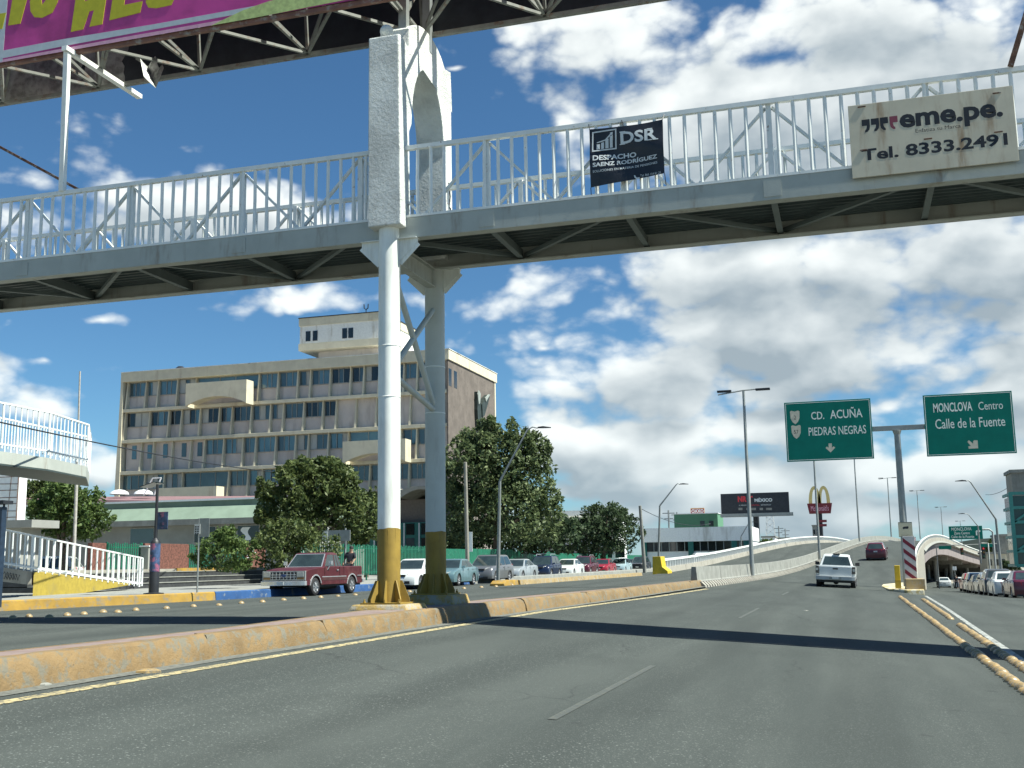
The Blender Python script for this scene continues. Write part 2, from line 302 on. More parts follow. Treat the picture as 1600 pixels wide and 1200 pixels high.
# ------------------------------------------------------------------ object helpers
OFF = {}
def tag(o, label=None, cat=None, group=None, kind=None):
    if label: o['label'] = label
    if cat: o['category'] = cat
    if group: o['group'] = group
    if kind: o['kind'] = kind
    return o
def thing(name, label, cat, loc=(0, 0, 0), group=None):
    o = bpy.data.objects.new(name, None); COL.objects.link(o); o.location = loc; o.empty_display_size = .2
    OFF[o.name] = Vector(loc); return tag(o, label, cat, group)
class MB:
    def __init__(s): s.v = []; s.f = []
    def add(s, vs, fs):
        b = len(s.v); s.v += [tuple(x) for x in vs]; s.f += [tuple(i+b for i in f) for f in fs]; return s
    def box(s, x0, x1, y0, y1, z0, z1):
        return s.add([(x0,y0,z0),(x1,y0,z0),(x1,y1,z0),(x0,y1,z0),(x0,y0,z1),(x1,y0,z1),(x1,y1,z1),(x0,y1,z1)],
                     [(0,3,2,1),(4,5,6,7),(0,1,5,4),(1,2,6,5),(2,3,7,6),(3,0,4,7)])
    def hexa(s, p): return s.add(p, [(0,3,2,1),(4,5,6,7),(0,1,5,4),(1,2,6,5),(2,3,7,6),(3,0,4,7)])
    def bar(s, p, q, a, b=None, up=(0, 0, 1)):
        p = Vector(p); q = Vector(q); b = b or a; d = (q-p).normalized(); u = Vector(up)
        if abs(d.dot(u)) > .98: u = Vector((0, 1, 0))
        sx = d.cross(u).normalized()*a/2; sy = d.cross(sx).normalized()*b/2
        return s.add([p-sx-sy, p+sx-sy, p+sx+sy, p-sx+sy, q-sx-sy, q+sx-sy, q+sx+sy, q-sx+sy],
                     [(0,3,2,1),(4,5,6,7),(0,1,5,4),(1,2,6,5),(2,3,7,6),(3,0,4,7)])
    def tube(s, pts, r, n=10, cap=True):
        pts = [Vector(p) for p in pts]; k = len(pts); rr = r if isinstance(r, (list, tuple)) else [r]*k
        base = len(s.v); prev = None
        for i, p in enumerate(pts):
            d = (pts[min(i+1, k-1)]-pts[max(i-1, 0)]).normalized()
            if prev is None:
                u = Vector((0, 0, 1)) if abs(d.z) < .9 else Vector((1, 0, 0)); a = d.cross(u).normalized()
            else: a = (prev-d*prev.dot(d)).normalized()
            prev = a; b = d.cross(a)
            for j in range(n):
                t = 2*math.pi*j/n; s.v.append(tuple(p+(a*math.cos(t)+b*math.sin(t))*rr[i]))
        for i in range(k-1):
            for j in range(n):
                s.f.append((base+i*n+j, base+i*n+(j+1) % n, base+(i+1)*n+(j+1) % n, base+(i+1)*n+j))
        if cap:
            s.f.append(tuple(base+j for j in reversed(range(n)))); s.f.append(tuple(base+(k-1)*n+j for j in range(n)))
        return s
    def lathe(s, prof, c, axis='z', n=20):
        base = len(s.v); c = Vector(c)
        for (r, h) in prof:
            for j in range(n):
                t = 2*math.pi*j/n; a, b = r*math.cos(t), r*math.sin(t)
                s.v.append(tuple(c+Vector((a, b, h) if axis == 'z' else (h, a, b) if axis == 'x' else (a, h, b))))
        for i in range(len(prof)-1):
            for j in range(n): s.f.append((base+i*n+j, base+i*n+(j+1) % n, base+(i+1)*n+(j+1) % n, base+(i+1)*n+j))
        return s
    def prism(s, pts, y0, y1, plane='xz'):
        """2-D outline extruded along the third axis"""
        n = len(pts); base = len(s.v)
        for y in (y0, y1):
            for (a, b) in pts: s.v.append((a, y, b) if plane == 'xz' else (y, a, b) if plane == 'yz' else (a, b, y))
        s.f.append(tuple(base+i for i in range(n))); s.f.append(tuple(base+n+i for i in reversed(range(n))))
        for i in range(n): s.f.append((base+i, base+n+i, base+n+(i+1) % n, base+(i+1) % n))
        return s
    def strip(s, A, B):
        base = len(s.v); n = len(A)
        s.v += [tuple(p) for p in A]+[tuple(p) for p in B]
        for i in range(n-1): s.f.append((base+i, base+n+i, base+n+i+1, base+i+1))
        return s
    def loft(s, loops, closed=True, cap=True):
        base = len(s.v); n = len(loops[0])
        for l in loops: s.v += [tuple(p) for p in l]
        for i in range(len(loops)-1):
            for j in range(n if closed else n-1):
                s.f.append((base+i*n+j, base+i*n+(j+1) % n, base+(i+1)*n+(j+1) % n, base+(i+1)*n+j))
        if cap:
            s.f.append(tuple(base+j for j in reversed(range(n)))); s.f.append(tuple(base+(len(loops)-1)*n+j for j in range(n)))
        return s
    def build(s, name, m, parent=None, smooth=None, bevel=0, origin=None, fixn=True):
        if parent is not None: off = OFF[parent.name]
        elif origin is not None: off = Vector(origin)
        else:
            a = np.array(s.v); off = Vector(((a[:, 0].min()+a[:, 0].max())/2, (a[:, 1].min()+a[:, 1].max())/2, a[:, 2].min()))
        me = bpy.data.meshes.new(name); me.from_pydata([(x-off.x, y-off.y, z-off.z) for x, y, z in s.v], [], s.f)
        if fixn or bevel:
            bm = bmesh.new(); bm.from_mesh(me)
            if bevel:
                ed = [e for e in bm.edges if len(e.link_faces) == 2 and e.calc_face_angle(0) > .5]
                bmesh.ops.bevel(bm, geom=ed, offset=bevel, segments=2, affect='EDGES', profile=.6)
            bmesh.ops.recalc_face_normals(bm, faces=bm.faces); bm.to_mesh(me); bm.free()
        if smooth is not None:
            me.polygons.foreach_set('use_smooth', [True]*len(me.polygons))
            me.set_sharp_from_angle(angle=R_(smooth))
        me.materials.append(m)
        o = bpy.data.objects.new(name, me); COL.objects.link(o)
        if parent is not None: o.parent = parent
        else: o.location = off
        OFF[o.name] = off
        return o
def kids(o): return [c for c in bpy.data.objects if c.parent == o]
def copy_tree(o, parent=None):
    c = o.copy(); COL.objects.link(c); OFF[c.name] = OFF.get(o.name, Vector())
    if parent: c.parent = parent
    for ch in kids(o): copy_tree(ch, c)
    return c
# font lettering turned into thin solid mesh, fitted to a rectangle in its sign's own plane
_dg = None
def letters(txt, u0, u1, v0, v1, frame, name, m, parent, bold=0., shear=0., depth=.0016, fit=True):
    """frame(u, v, w) -> world point; w is the distance out of the face"""
    cu = bpy.data.curves.new("lettering", 'FONT'); cu.body = txt; cu.size = 1; cu.offset = bold; cu.shear = shear; cu.resolution_u = 3
    to = bpy.data.objects.new("lettering_tmp", cu); COL.objects.link(to)
    bpy.context.view_layer.update()
    me = bpy.data.meshes.new_from_object(to.evaluated_get(bpy.context.evaluated_depsgraph_get()))
    vs = [v.co.copy() for v in me.vertices]; fs = [tuple(p.vertices) for p in me.polygons]
    bpy.data.objects.remove(to); bpy.data.curves.remove(cu); bpy.data.meshes.remove(me)
    xs = [v.x for v in vs]; ys = [v.y for v in vs]; ax, bx, ay, by = min(xs), max(xs), min(ys), max(ys)
    mb = MB()
    mb.add([frame(u0+(v.x-ax)/(bx-ax)*(u1-u0), v0+(v.y-ay)/(by-ay)*(v1-v0), depth) for v in vs], fs)
    return mb.build(name, m, parent, fixn=False)
def facing(Y):      # sign plane looking back along -Y
    return lambda u, v, w: (u, Y-w, v)
def polys(frame, lists, name, m, parent, depth=.0014):
    mb = MB()
    for l in lists:
        n = len(l); mb.add([frame(u, v, depth) for u, v in l]+[frame(u, v, .0004) for u, v in l],
               [tuple(range(n))]+[(i, n+i, n+(i+1) % n, (i+1) % n) for i in range(n)])
    return mb.build(name, m, parent)
def ring(cx, cz, r, n=20, a0=0, a1=360, ry=None): return [(cx+r*math.cos(R_(a0+(a1-a0)*i/n)), cz+(ry or r)*math.sin(R_(a0+(a1-a0)*i/n))) for i in range(n+1)]

# ------------------------------------------------------------------ ground and roads
def clamp(x, a=0., b=1.): return max(a, min(b, x))
def sstep(x): x = clamp(x); return x*x*(3-2*x)
def gz(X, Y):
    z = -.062*max(0., min(X, 9.)+7.2)
    if Y > 60:
        d = -(min(Y, 165)-60)*.0205-max(0, min(Y, 600)-165)*.006
        z += d*sstep((X+5)/7)
    return z
def grid_sheet(name, xs, ys, dz, m, kind='structure', fz=gz):
    mb = MB(); n = len(ys)
    for x in xs:
        for y in ys: mb.v.append((x, y, fz(x, y)+dz))
    for i in range(len(xs)-1):
        for j in range(n-1): mb.f.append((i*n+j, (i+1)*n+j, (i+1)*n+j+1, i*n+j+1))
    return tag(mb.build(name, m, origin=(0, 0, 0), fixn=False), kind=kind)
XS = [-3000, -600, -200, -80, -40, -20, -10, -7.2]+[-6+i for i in range(17)]+[12, 16, 25, 60, 200, 800, 3000]
YS = [-400, -60, -20]+[4*i for i in range(51)]+[250, 330, 450, 600, 1500, 6000]
grid_sheet('ground', XS, YS, -.06, EARTH)
XR = [-7.9, -7.2]+[-6+i for i in range(17)]+[13]
YR = [-30+3*i for i in range(31)]
grid_sheet('road', XR, YR, 0, ASPH)
grid_sheet('side_road', [1.2+.9*i for i in range(18)], [60+4*i for i in range(60)], .003, ASPH2)
def kerbX(Y):   # foot of the far-left kerb
    return float(np.interp(Y, [-30, 27, 35.5, 45, 60, 90, 160], [-26.5, -23.7, -21.9, -21.2, -21.0, -20.9, -20.6]))
mb = MB(); ys = [-30+3*i for i in range(64)]
mb.strip([(-7.6, y, .0) for y in ys], [(kerbX(y)-.1, y, .0) for y in ys])
tag(mb.build('left_road', ASPH2, origin=(0, 0, 0)), kind='structure')
# kerb and pavement on the far left
def kerb_strip(name, y0, y1, m, h=.30, label=None):
    mb = MB(); ys = np.linspace(y0, y1, max(2, int((y1-y0)/.7)))
    loops = []
    for i, y in enumerate(ys):
        x = kerbX(y); j = random.uniform(-.012, .012)
        loops.append([(x+.02+j, y, -.02), (x-.02+j, y, h-.03), (x-.06, y, h+j*.4), (x-.3, y, h), (x-.3, y, -.02)])
    mb.loft(loops)
    return tag(mb.build(name, m, smooth=40), kind='structure')
kerb_strip('yellow_kerb', -30, 35.6, KERBB); kerb_strip('blue_kerb', 35.63, 62, KERBBLUE); kerb_strip('grey_kerb', 62.03, 160, CONC)
mb = MB(); mb.strip([(kerbX(y)-.28, y, .297) for y in ys], [(-48, y, .297) for y in ys])
tag(mb.build('pavement', WALK, origin=(0, 0, 0)), kind='structure')

# ramp (overpass) centre line, taken as the foot of the dividing barrier
BLp = [(1098, 917, 50), (1180, 910, 63), (1240, 900, 82), (1281, 878, 107), (1320, 860, 130), (1356, 846.5, 163), (1395, 843.5, 196)]
bl = [dp(*p) for p in BLp]
bl[0] = Vector((-6.45, 50.5, -.04)); bl[1].z = -.10; bl[2].z = max(bl[2].z, -.10)
rex = [dp(1500, 857, 230), dp(1540, 869, 268), dp(1570, 880, 310), dp(1600, 890, 370)]
for i, p in enumerate(rex):
    q = rex[i+1] if i+1 < len(rex) else p+(p-rex[i-1]); t = (q-p); t.z = 0; t.normalize()
    bl.append(p+Vector((-t.y, t.x, 0))*8.4)
pts = np.array([tuple(p) for p in bl]); s = np.concatenate([[0], np.cumsum(np.linalg.norm(np.diff(pts[:, :2], axis=0), axis=1))])
S = np.arange(0, s[-1], 2.0); C = np.stack([np.interp(S, s, pts[:, k]) for k in range(3)], 1)
C[:, 2] = np.where(S < 14, np.minimum(C[:, 2], -.062*(C[:, 0]+7.2)-.004), C[:, 2])
for _ in range(3):
    k = 9; pad = np.concatenate([[2*C[0]-C[i] for i in range(k, 0, -1)], C, [2*C[-1]-C[-1-i] for i in range(1, k+1)]])
    C = np.stack([np.convolve(pad[:, j], np.ones(2*k+1)/(2*k+1), 'valid') for j in range(3)], 1)
T = np.gradient(C, axis=0); T[:, 2] = 0; T /= np.linalg.norm(T, axis=1)[:, None]; Np = np.stack([T[:, 1], -T[:, 0], 0*T[:, 0]], 1)  # to the right
NC = len(C)
def off(i, w, dz=0.): return Vector(C[i]+Np[i]*w+[0, 0, dz])
cross = [-.062*(1-sstep((S[i]-14)/60)) for i in range(NC)]
WR = [8.6-.3*clamp(S[i]/100) for i in range(NC)]
def rz(i, w): return cross[i]*max(w, 0)
mb = MB(); mb.loft([[off(i, w, rz(i, w)+.008) for w in (.1, 2.2, 4.3, 6.5, WR[i])] for i in range(NC)], closed=False, cap=False)
tag(mb.build('ramp_road', ASPH, origin=(0, 0, 0)), kind='structure')
LW = -9.9
def lz(i): return max(.010+.0004*i, C[i][2]+.05*(1-clamp(S[i]/60)))-C[i][2]
mb = MB(); mb.loft([[off(i, w, lz(i)) for w in (-.6, -3.6, -6.6, LW)] for i in range(NC)], closed=False, cap=False)
tag(mb.build('left_ramp_road', ASPH2, origin=(0, 0, 0)), kind='structure')
# dividing barrier with toe blocks
bt = thing('dividing_barrier', 'long grey concrete safety barrier dividing the two lanes up the ramp', 'barrier', tuple(C[0]))
prof = [(.02, 0), (-.02, .10), (-.17, .36), (-.22, .95), (-.42, .95), (-.47, .36), (-.62, .10), (-.66, 0)]
i0 = 3
seg = 3; i = 0
mb = MB()
while i < NC-1:
    j = min(i+seg, NC-1)
    mb.loft([[off(k, w, h-.03)+(Vector(T[k])*(.03 if k == i else -.03 if k == j else 0)) for w, h in prof] for k in range(i, j+1)])
    i = j
mb.build('barrier_wall', CONC, bt, bevel=0)
mb = MB(); mb.strip([off(k, .045, .0) for k in range(0, 85)], [off(k, -.055, .27) for k in range(0, 85)]); mb.build('drain_slot', BLACKM, bt)
mb = MB()
i = 0; a = 0.; stuffed = False
while a < S[-1]-1 and a < 150:
    k = int(a/2); fr = a/2-k; p = Vector(C[k])*(1-fr)+Vector(C[k+1])*fr; t = Vector(T[k]); nn = Vector(Np[k])
    if a > 42 and not stuffed: stuffed = True; mb = MB()
    if not stuffed: mb = MB()
    mb.loft([[p+t*d+nn*.20+Vector((0, 0, .0)), p+t*d+nn*.17+Vector((0, 0, .10)), p+t*d+nn*.0+Vector((0, 0, .26)), p+t*d+nn*-.1+Vector((0, 0, .26)), p+t*d+nn*-.1] for d in (0, .38)])
    if not stuffed: mb.build('toe_block', CONCL, bt)
    a += .62
tag(mb.build('toe_block', CONCL, bt), kind='stuff')
# left parapet with steel rail
ip = 17
while ip > 0 and C[ip][1] > 88: ip -= 1
for ip in range(NC):
    if off(ip, LW).y > 86: break
lt = thing('left_parapet', 'pale concrete parapet with white steel rail along the left edge of the ramp', 'parapet', tuple(off(ip, LW)))
R_L = [i for i in range(ip, NC)]
mb = MB(); mb.loft([[off(i, LW+.12, lz(i)-.1), off(i, LW+.02, lz(i)+.44), off(i, LW-.28, lz(i)+.44), off(i, LW-.3, lz(i)-3)] for i in R_L]); mb.build('parapet_wall', CONCL, lt)
mb = MB(); mb.loft([[off(i, LW-.03, lz(i)+.93), off(i, LW-.03, lz(i)+1.10), off(i, LW-.18, lz(i)+1.10), off(i, LW-.18, lz(i)+.93)] for i in R_L]); mb.build('guard_rail', BRAIL, lt)
mb = MB()
for i in R_L[:-1]:
    for fr in (0, .5):
        p = off(i, LW-.12, lz(i)+.43)*(1-fr)+off(i+1, LW-.12, lz(i+1)+.43)*fr
        if i-ip < 45: mb = MB()
        elif i-ip == 45 and fr == 0: mb = MB()
        mb.bar(p, p+Vector((0, 0, .46)), .16, .14)
        if i-ip < 45: mb.build('rail_post', BRAIL, lt)
tag(mb.build('rail_post', BRAIL, lt), kind='stuff')
# yellow crash cushion head at the start of the left parapet
p = off(ip, LW, lz(ip)); t = Vector(T[ip]); nn = Vector(Np[ip])
mb = MB(); mb.loft([[p+t*a+nn*w+Vector((0, 0, h)) for w, h in ((.75, -.1), (.72, .18), (.30, .5), (.2, 1.28), (-.42, 1.28), (-.45, -.1))] for a in (-1.6, -.1)])
tag(mb.build('barrier_head', YELLOWP, bevel=.02), 'bright yellow barrier head where the left parapet of the ramp begins', 'barrier')
# right parapet, abutment and bridge side
ie = next(i for i in range(NC) if S[i] > 9.5)
rt = thing('right_parapet', 'white concrete parapet with steel rail along the right edge of the overpass', 'parapet', tuple(off(ie, 8.6)))
RR = list(range(ie, NC))
def rb(i): return rz(i, WR[i])
def hr(i): return sstep((S[i]-S[ie])/16+.25)
mb = MB(); mb.loft([[off(i, WR[i]-.1, rb(i)-.05), off(i, WR[i]-.04, rb(i)+.46*hr(i)), off(i, WR[i]+.26, rb(i)+.46*hr(i)), off(i, WR[i]+.3, rb(i)-.5)] for i in RR]); mb.build('parapet_wall', CONCL, rt)
mb = MB(); mb.loft([[off(i, WR[i]+.02, rb(i)+.66*hr(i)+.16), off(i, WR[i]+.02, rb(i)+.66*hr(i)+.29), off(i, WR[i]+.16, rb(i)+.66*hr(i)+.29), off(i, WR[i]+.16, rb(i)+.66*hr(i)+.16)] for i in RR[5:]]); mb.build('guard_rail', BRAIL, rt)
mb = MB()
for k, i in enumerate(RR[5:]):
    p = off(i, WR[i]+.10, rb(i)+.45*hr(i))
    if k <= 95: mb = MB()
    mb.bar(p, p+Vector((0, 0, .39)), .1, .12)
    if k < 95: mb.build('rail_post', BRAIL, rt)
tag(mb.build('rail_post', BRAIL, rt), kind='stuff')
ia = next(i for i in range(NC) if S[i] > 88)       # where the solid abutment ends and the open spans begin
ov = thing('overpass', 'concrete overpass with dark piers carrying the ramp road over the street', 'bridge', tuple(off(ia, 0)))
mb = MB(); mb.loft([[off(i, WR[i]+.28, rb(i)-.1), (off(i, WR[i]+.28).x, off(i, WR[i]+.28).y, gz(off(i, 9).x, off(i, 9).y)-.4), (off(i, LW).x, off(i, LW).y, -4), off(i, LW-.28, lz(i)-.1)] for i in range(ie, ia+1)]); mb.build('abutment_wall', CONCL, ov)
mb = MB(); mb.loft([[off(i, WR[i]+.24, rb(i)-.02), off(i, WR[i]+.5, rb(i)-.35), off(i, WR[i]-.9, rb(i)-.5), off(i, LW+.9, lz(i)-.5), off(i, LW-.4, lz(i)-.35), off(i, LW-.24, lz(i)-.02)] for i in range(ia, NC)]); mb.build('deck_slab', CONC, ov)
for w in (7.9, 4.6, 1.4, -2.4, -5.6, -8.6):
    mb = MB(); gd = -2.3 if w > 7 else -1.9
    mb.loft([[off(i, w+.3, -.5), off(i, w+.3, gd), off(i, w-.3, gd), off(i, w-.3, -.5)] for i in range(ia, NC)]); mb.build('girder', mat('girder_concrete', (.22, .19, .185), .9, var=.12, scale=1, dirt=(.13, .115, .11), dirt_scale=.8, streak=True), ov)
mb = MB(); mb.loft([[(off(i, -8.4).x, off(i, -8.4).y, -5), off(i, -8.4, -.55), off(i, -8.8, -.55), (off(i, -8.8).x, off(i, -8.8).y, -5)] for i in range(ia, NC)]); mb.build('rear_wall', mat('wall_shaded', (.06, .062, .06), .9, var=.3, scale=.4), ov)  # added wall blocking the bright background; shade under the deck painted dark
for i in range(ia+7, NC, 14):
    zt = C[i][2]-1.92; g0 = -4.6
    a = off(i, 6.6); b = off(i, -9.0); mb = MB(); mb.loft([[Vector((q.x, q.y, z))+Vector(T[i])*dd for dd, z in ((-.6, zt), (.6, zt), (.6, zt-.9), (-.6, zt-.9))] for q in (a, b)]); mb.build('pier_cap', CONC, ov)
    for w in (4.2, -.6, -6.4):
        q = off(i, w); mb = MB(); mb.tube([(q.x, q.y, g0), (q.x, q.y, zt-.9)], .45, 12); mb.build('pier', CONC, ov, smooth=40)

# ------------------------------------------------------------------ markings
def line(name, pts, w, m, dz=.006, fz=gz):
    mb = MB(); P = []
    for a, b in zip(pts, pts[1:]):
        n = max(1, int((Vector(b)-Vector(a)).length/2))
        P += [Vector(a).lerp(Vector(b), i/n) for i in range(n)]
    P.append(Vector(pts[-1])); A = []; B = []
    for i, p in enumerate(P):
        t = (P[min(i+1, len(P)-1)]-P[max(i-1, 0)]).normalized(); n = Vector((-t.y, t.x))
        for l, sg in ((A, 1), (B, -1)):
            q = p+n*(w/2*sg); l.append((q.x, q.y, fz(q.x, q.y)+dz))
    mb.strip(A, B); return tag(mb.build(name, m, fixn=False), kind='structure')
line('yellow_edge_line', [(-7.3, -10), (-7.25, 12), (-7.2, 19), (-7.1, 26), (-6.4, 38), (-6.0, 49)], .19, YLINE)
for y0, y1 in ((10.2, 15.6), (28.4, 34.2), (46.5, 52)): line('lane_dash', [(-2.72, y0), (-2.70, y1)], .085, YLINEF)
line('white_edge_line', [(2.62, 5), (2.68, 20.6), (3.1, 42), (3.25, 56)], .14, WLINE)

line('expansion_joint', [(-5.8, 58.6), (1.6, 58.0)], .16, mat('joint_tar', (.03, .032, .032), .8), .022)

# ------------------------------------------------------------------ raised median kerb
MY = [-12, 9, 14, 20, 25, 37, 47, 51]; MX = [-7.95, -7.92, -7.9, -7.76, -7.62, -6.95, -6.55, -6.45]
MW = [.95, .92, .80, 1.35, 1.0, .62, .62, .62]
mb = MB(); y = -12.
while y < 50.8:
    L = random.choice((3.2, 4.6, 5.5)); y1 = min(y+L, 50.9); n = max(2, int((y1-y)/.28)); loops = []
    for i in range(n+1):
        yy = y+.007+(y1-y-.014)*i/n; x = float(np.interp(yy, MY, MX)); wd = float(np.interp(yy, MY, MW)); h = float(np.interp(yy, [0, 30, 51], [.315, .30, .27]))
        j = lambda a: random.uniform(-a, a)*(2.2 if i in (0, n) or random.random() < .06 else 1)
        loops.append([(x+.03+j(.012), yy, -.03), (x-.005+j(.012), yy, h*.45+j(.01)), (x-.06+j(.012), yy, h-.035+j(.012)), (x-.10+j(.012), yy, h+j(.006)), (x-.26, yy, h+.003+j(.005)),
                      (x-.262, yy, h-.012), (x-wd+.14, yy, h-.012), (x-wd+.138, yy, h+j(.004)), (x-wd, yy, h-.01), (x-wd-.02, yy, -.03)])
    mb.loft(loops); y = y1
tag(mb.build('median_kerb', KERB, smooth=30), kind='structure')
mb = MB(); ym = [-12+.6*i for i in range(105)]
xm = lambda yy: float(np.interp(yy, MY, MX)); wm = lambda yy: float(np.interp(yy, MY, MW)); hm = lambda yy: float(np.interp(yy, [0, 30, 51], [.315, .30, .27]))
mb.strip([(xm(v)-.27, v, hm(v)-.006) for v in ym], [(xm(v)-wm(v)+.145, v, hm(v)-.006) for v in ym])
tag(mb.build('median_paving', MEDTOP), kind='structure')
mb = MB()  # gutter strip of grit along the kerb foot
mb.strip([(xm(v)+.02, v, .004) for v in ym], [(xm(v)+.30+.08*mnoise.noise((v, 0, 0)), v, .004) for v in ym])
GUT = mat("gutter_grit", (.125, .13, .115), .95, var=.35, scale=14, bump=.5)
tag(mb.build('gutter', GUT), kind='structure')
# second kerb dividing the left road from its parking lane
KY = [55.5, 56, 70, 84]; KX = [-17.3, -17.2, -16.7, -16.2]
mb = MB(); loops = []
for v in np.linspace(58.2, 90, 50):
    x = float(np.interp(v, KY, KX)); j = random.uniform(-.012, .012); loops.append([(x+.02+j, v, -.02), (x-.03+j, v, .24), (x-.3, v, .25), (x-.34, v, -.02)])
mb.loft(loops); tag(mb.build('parking_kerb', worn_paint("kerb_ochre", (.33, .24, .11), (.30, .28, .23), .5, .62, 5), smooth=35), kind='structure')
mb = MB(); mb.loft([[(-17.2, v, -.02), (-17.25, v, h), (-18.0, v, h), (-18.05, v, -.02)] for v, h in ((55.6, .12), (56.0, .26), (58.15, .27))]); tag(mb.build('kerb_nose', KERBB, bevel=.03), kind='structure')

# studs: yellow ceramic domes
STUD = worn_paint("stud_yellow", (.38, .26, .11), (.21, .18, .125), .44, .62, 22, rough=.35, bump=.2)
def dome(name, p, r, label, cat, group):
    mb = MB(); mb.lathe([(r, -.02), (r, .01), (r*.94, .025), (r*.72, .055), (r*.4, .078), (.004, .085)], (0, 0, 0), n=14)
    o = mb.build(name, STUD, origin=(0, 0, 0), smooth=50); o.location = p; return tag(o, label, cat, group)
d0 = None; LAB = 'yellow ceramic dome stud in the tight row between the main lane and side road'; LAB2 = 'yellow ceramic dome stud in the row beside the white edge line'
def lay(pts, lab, grp):
    global d0
    for p in pts:
        if d0 is None: d0 = dome('road_stud', p, .105, lab, 'road stud', grp)
        else:
            o = d0.copy(); COL.objects.link(o); o.location = p; tag(o, lab, 'road stud', grp)
        s_ = random.uniform(.88, 1.1); (d0 if len(pts) == 1 else bpy.data.objects[-1])
rowA = []; y = 11.0
while y < 52:
    x = float(np.interp(y, [11, 16, 50.4], [2.05, 2.03, 1.95])); rowA.append((x+random.uniform(-.02, .02), y, gz(x, y))); y += .30
lay(rowA, LAB, 'dome studs along the right edge of the main lane')
rowB = []; y = 12.0
while y < 50:
    if not (31.0 < y < 34.0):
        x = float(np.interp(y, [12, 19.4, 52], [2.46, 2.46, 2.80])); rowB.append((x+random.uniform(-.02, .02), y, gz(x, y)))
    y += .30
lay(rowB, LAB2, 'dome studs beside the white line')
rowC = [gp(px, py) for px, py in [(20, 966), (45, 964), (77, 965), (105, 962), (131, 960), (161, 957), (184, 957), (212, 954), (260, 951), (302, 948), (342, 946), (377, 943), (410, 941), (443, 938), (474, 936), (501, 934), (528, 932), (555, 930), (640, 925), (660, 923.5), (700, 921.5), (725, 920), (752, 918), (775, 917), (800, 914.5), (822, 913)]]
lay([(p.x, p.y, 0) for p in rowC], 'weathered yellow dome stud along the edge of the left road', 'dome studs along the left road')
for o in [o for o in bpy.data.objects if o.name.startswith('road_stud')]:
    s_ = random.uniform(.9, 1.08); o.scale = (s_, s_, s_*random.uniform(.8, 1.1)); o.rotation_euler.z = random.uniform(0, 6)

# ------------------------------------------------------------------ footbridge
YF, YB = 20.54, 23.16; XA, XB = -31.0, 11.0; BE = 2.82; B0 = -.987
fb = thing('footbridge', 'white steel footbridge with barred railings spanning the whole road', 'footbridge', (-8.75, 21.85, 0))
xs_b = [B0+BE*k for k in range(-10, 5)]
for nm, Y, sg in (('front', YF, 1), ('rear', YB, -1)):
    mb = MB(); mb.box(XA, XB, Y-.03, Y+.03, 7.80, 8.23); mb.box(XA, XB, min(Y+sg*.031, Y+sg*.22), max(Y+sg*.031, Y+sg*.22), 7.80, 7.825); mb.box(XA, XB, min(Y+sg*.031, Y+sg*.22), max(Y+sg*.031, Y+sg*.22), 8.205, 8.23)
    mb.build('girder', BGREY, fb)
    for k_, x in enumerate([B0+BE*k for k in range(-10, 5)]):
        if abs(x+8.75) < .7: continue
        mb = MB(); yo = Y+sg*-.0
        if k_ % 2 == 0: mb.box(x-.16, x+.16, Y-.042 if sg > 0 else Y+.031, Y-.031 if sg > 0 else Y+.042, 7.86, 8.17); mb.build('splice_plate', BGREY, fb)
mb = MB(); k = 0; y = YF+.24
prof = []
while y < YB-.24:
    prof += [(y, 8.16), (y+.07, 8.16), (y+.10, 8.10), (y+.17, 8.10), (y+.20, 8.16)]; y += .20
pr = prof+[(prof[-1][0], 8.22), (prof[0][0], 8.22)]
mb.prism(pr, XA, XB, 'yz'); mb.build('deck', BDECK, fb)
for x in xs_b:
    mb = MB(); mb.box(x-.06, x+.06, YF+.04, YB-.04, 7.86, 7.88); mb.box(x-.012, x+.012, YF+.04, YB-.04, 7.88, 8.09); mb.build('floor_beam', BEAMG, fb)
for k, x in enumerate(xs_b[:-1]):
    a, b = ((YF+.06, YB-.06) if k % 2 else (YB-.06, YF+.06))
    mb = MB(); mb.bar((x+.08, a, 7.95), (x+BE-.08, b, 7.95), .09, .09); mb.build('deck_brace', BEAMG, fb)
for nm, Y, sg in (('front', YF, 1), ('rear', YB, -1)):
    mb = MB(); mb.box(XA, XB, Y-.05, Y+.05, 9.70, 9.79); mb.box(XA, XB, Y-.04, Y+.04, 8.235, 8.29); x = XA+.1
    while x < XB:
        if not (-9.1 < x < -8.3 and nm == 'front'):
            tw = random.uniform(-.006, .006); mb.tube([(x, Y-.005, 8.29), (x+tw, Y-.005+tw, 9.0), (x, Y-.005, 9.70)], .036, 8, cap=False)
        x += .292
    mb.build('railing', BRAIL, fb, smooth=40)
    for x in xs_b:
        mb = MB(); mb.box(x-.05, x+.05, Y+sg*.06-.04 if sg > 0 else Y-.14, Y+sg*.06+.08 if sg > 0 else Y-.06, 8.24, 9.70); mb.build('rail_post', BRAIL, fb)
        for s2 in (-1, 1):
            yq = Y+sg*.10; mb = MB(); mb.bar((x+s2*.06, yq, 9.66), (x+s2*(BE/2-.04), yq, 8.30), .075, .05); mb.build('rail_brace', BRAIL, fb)
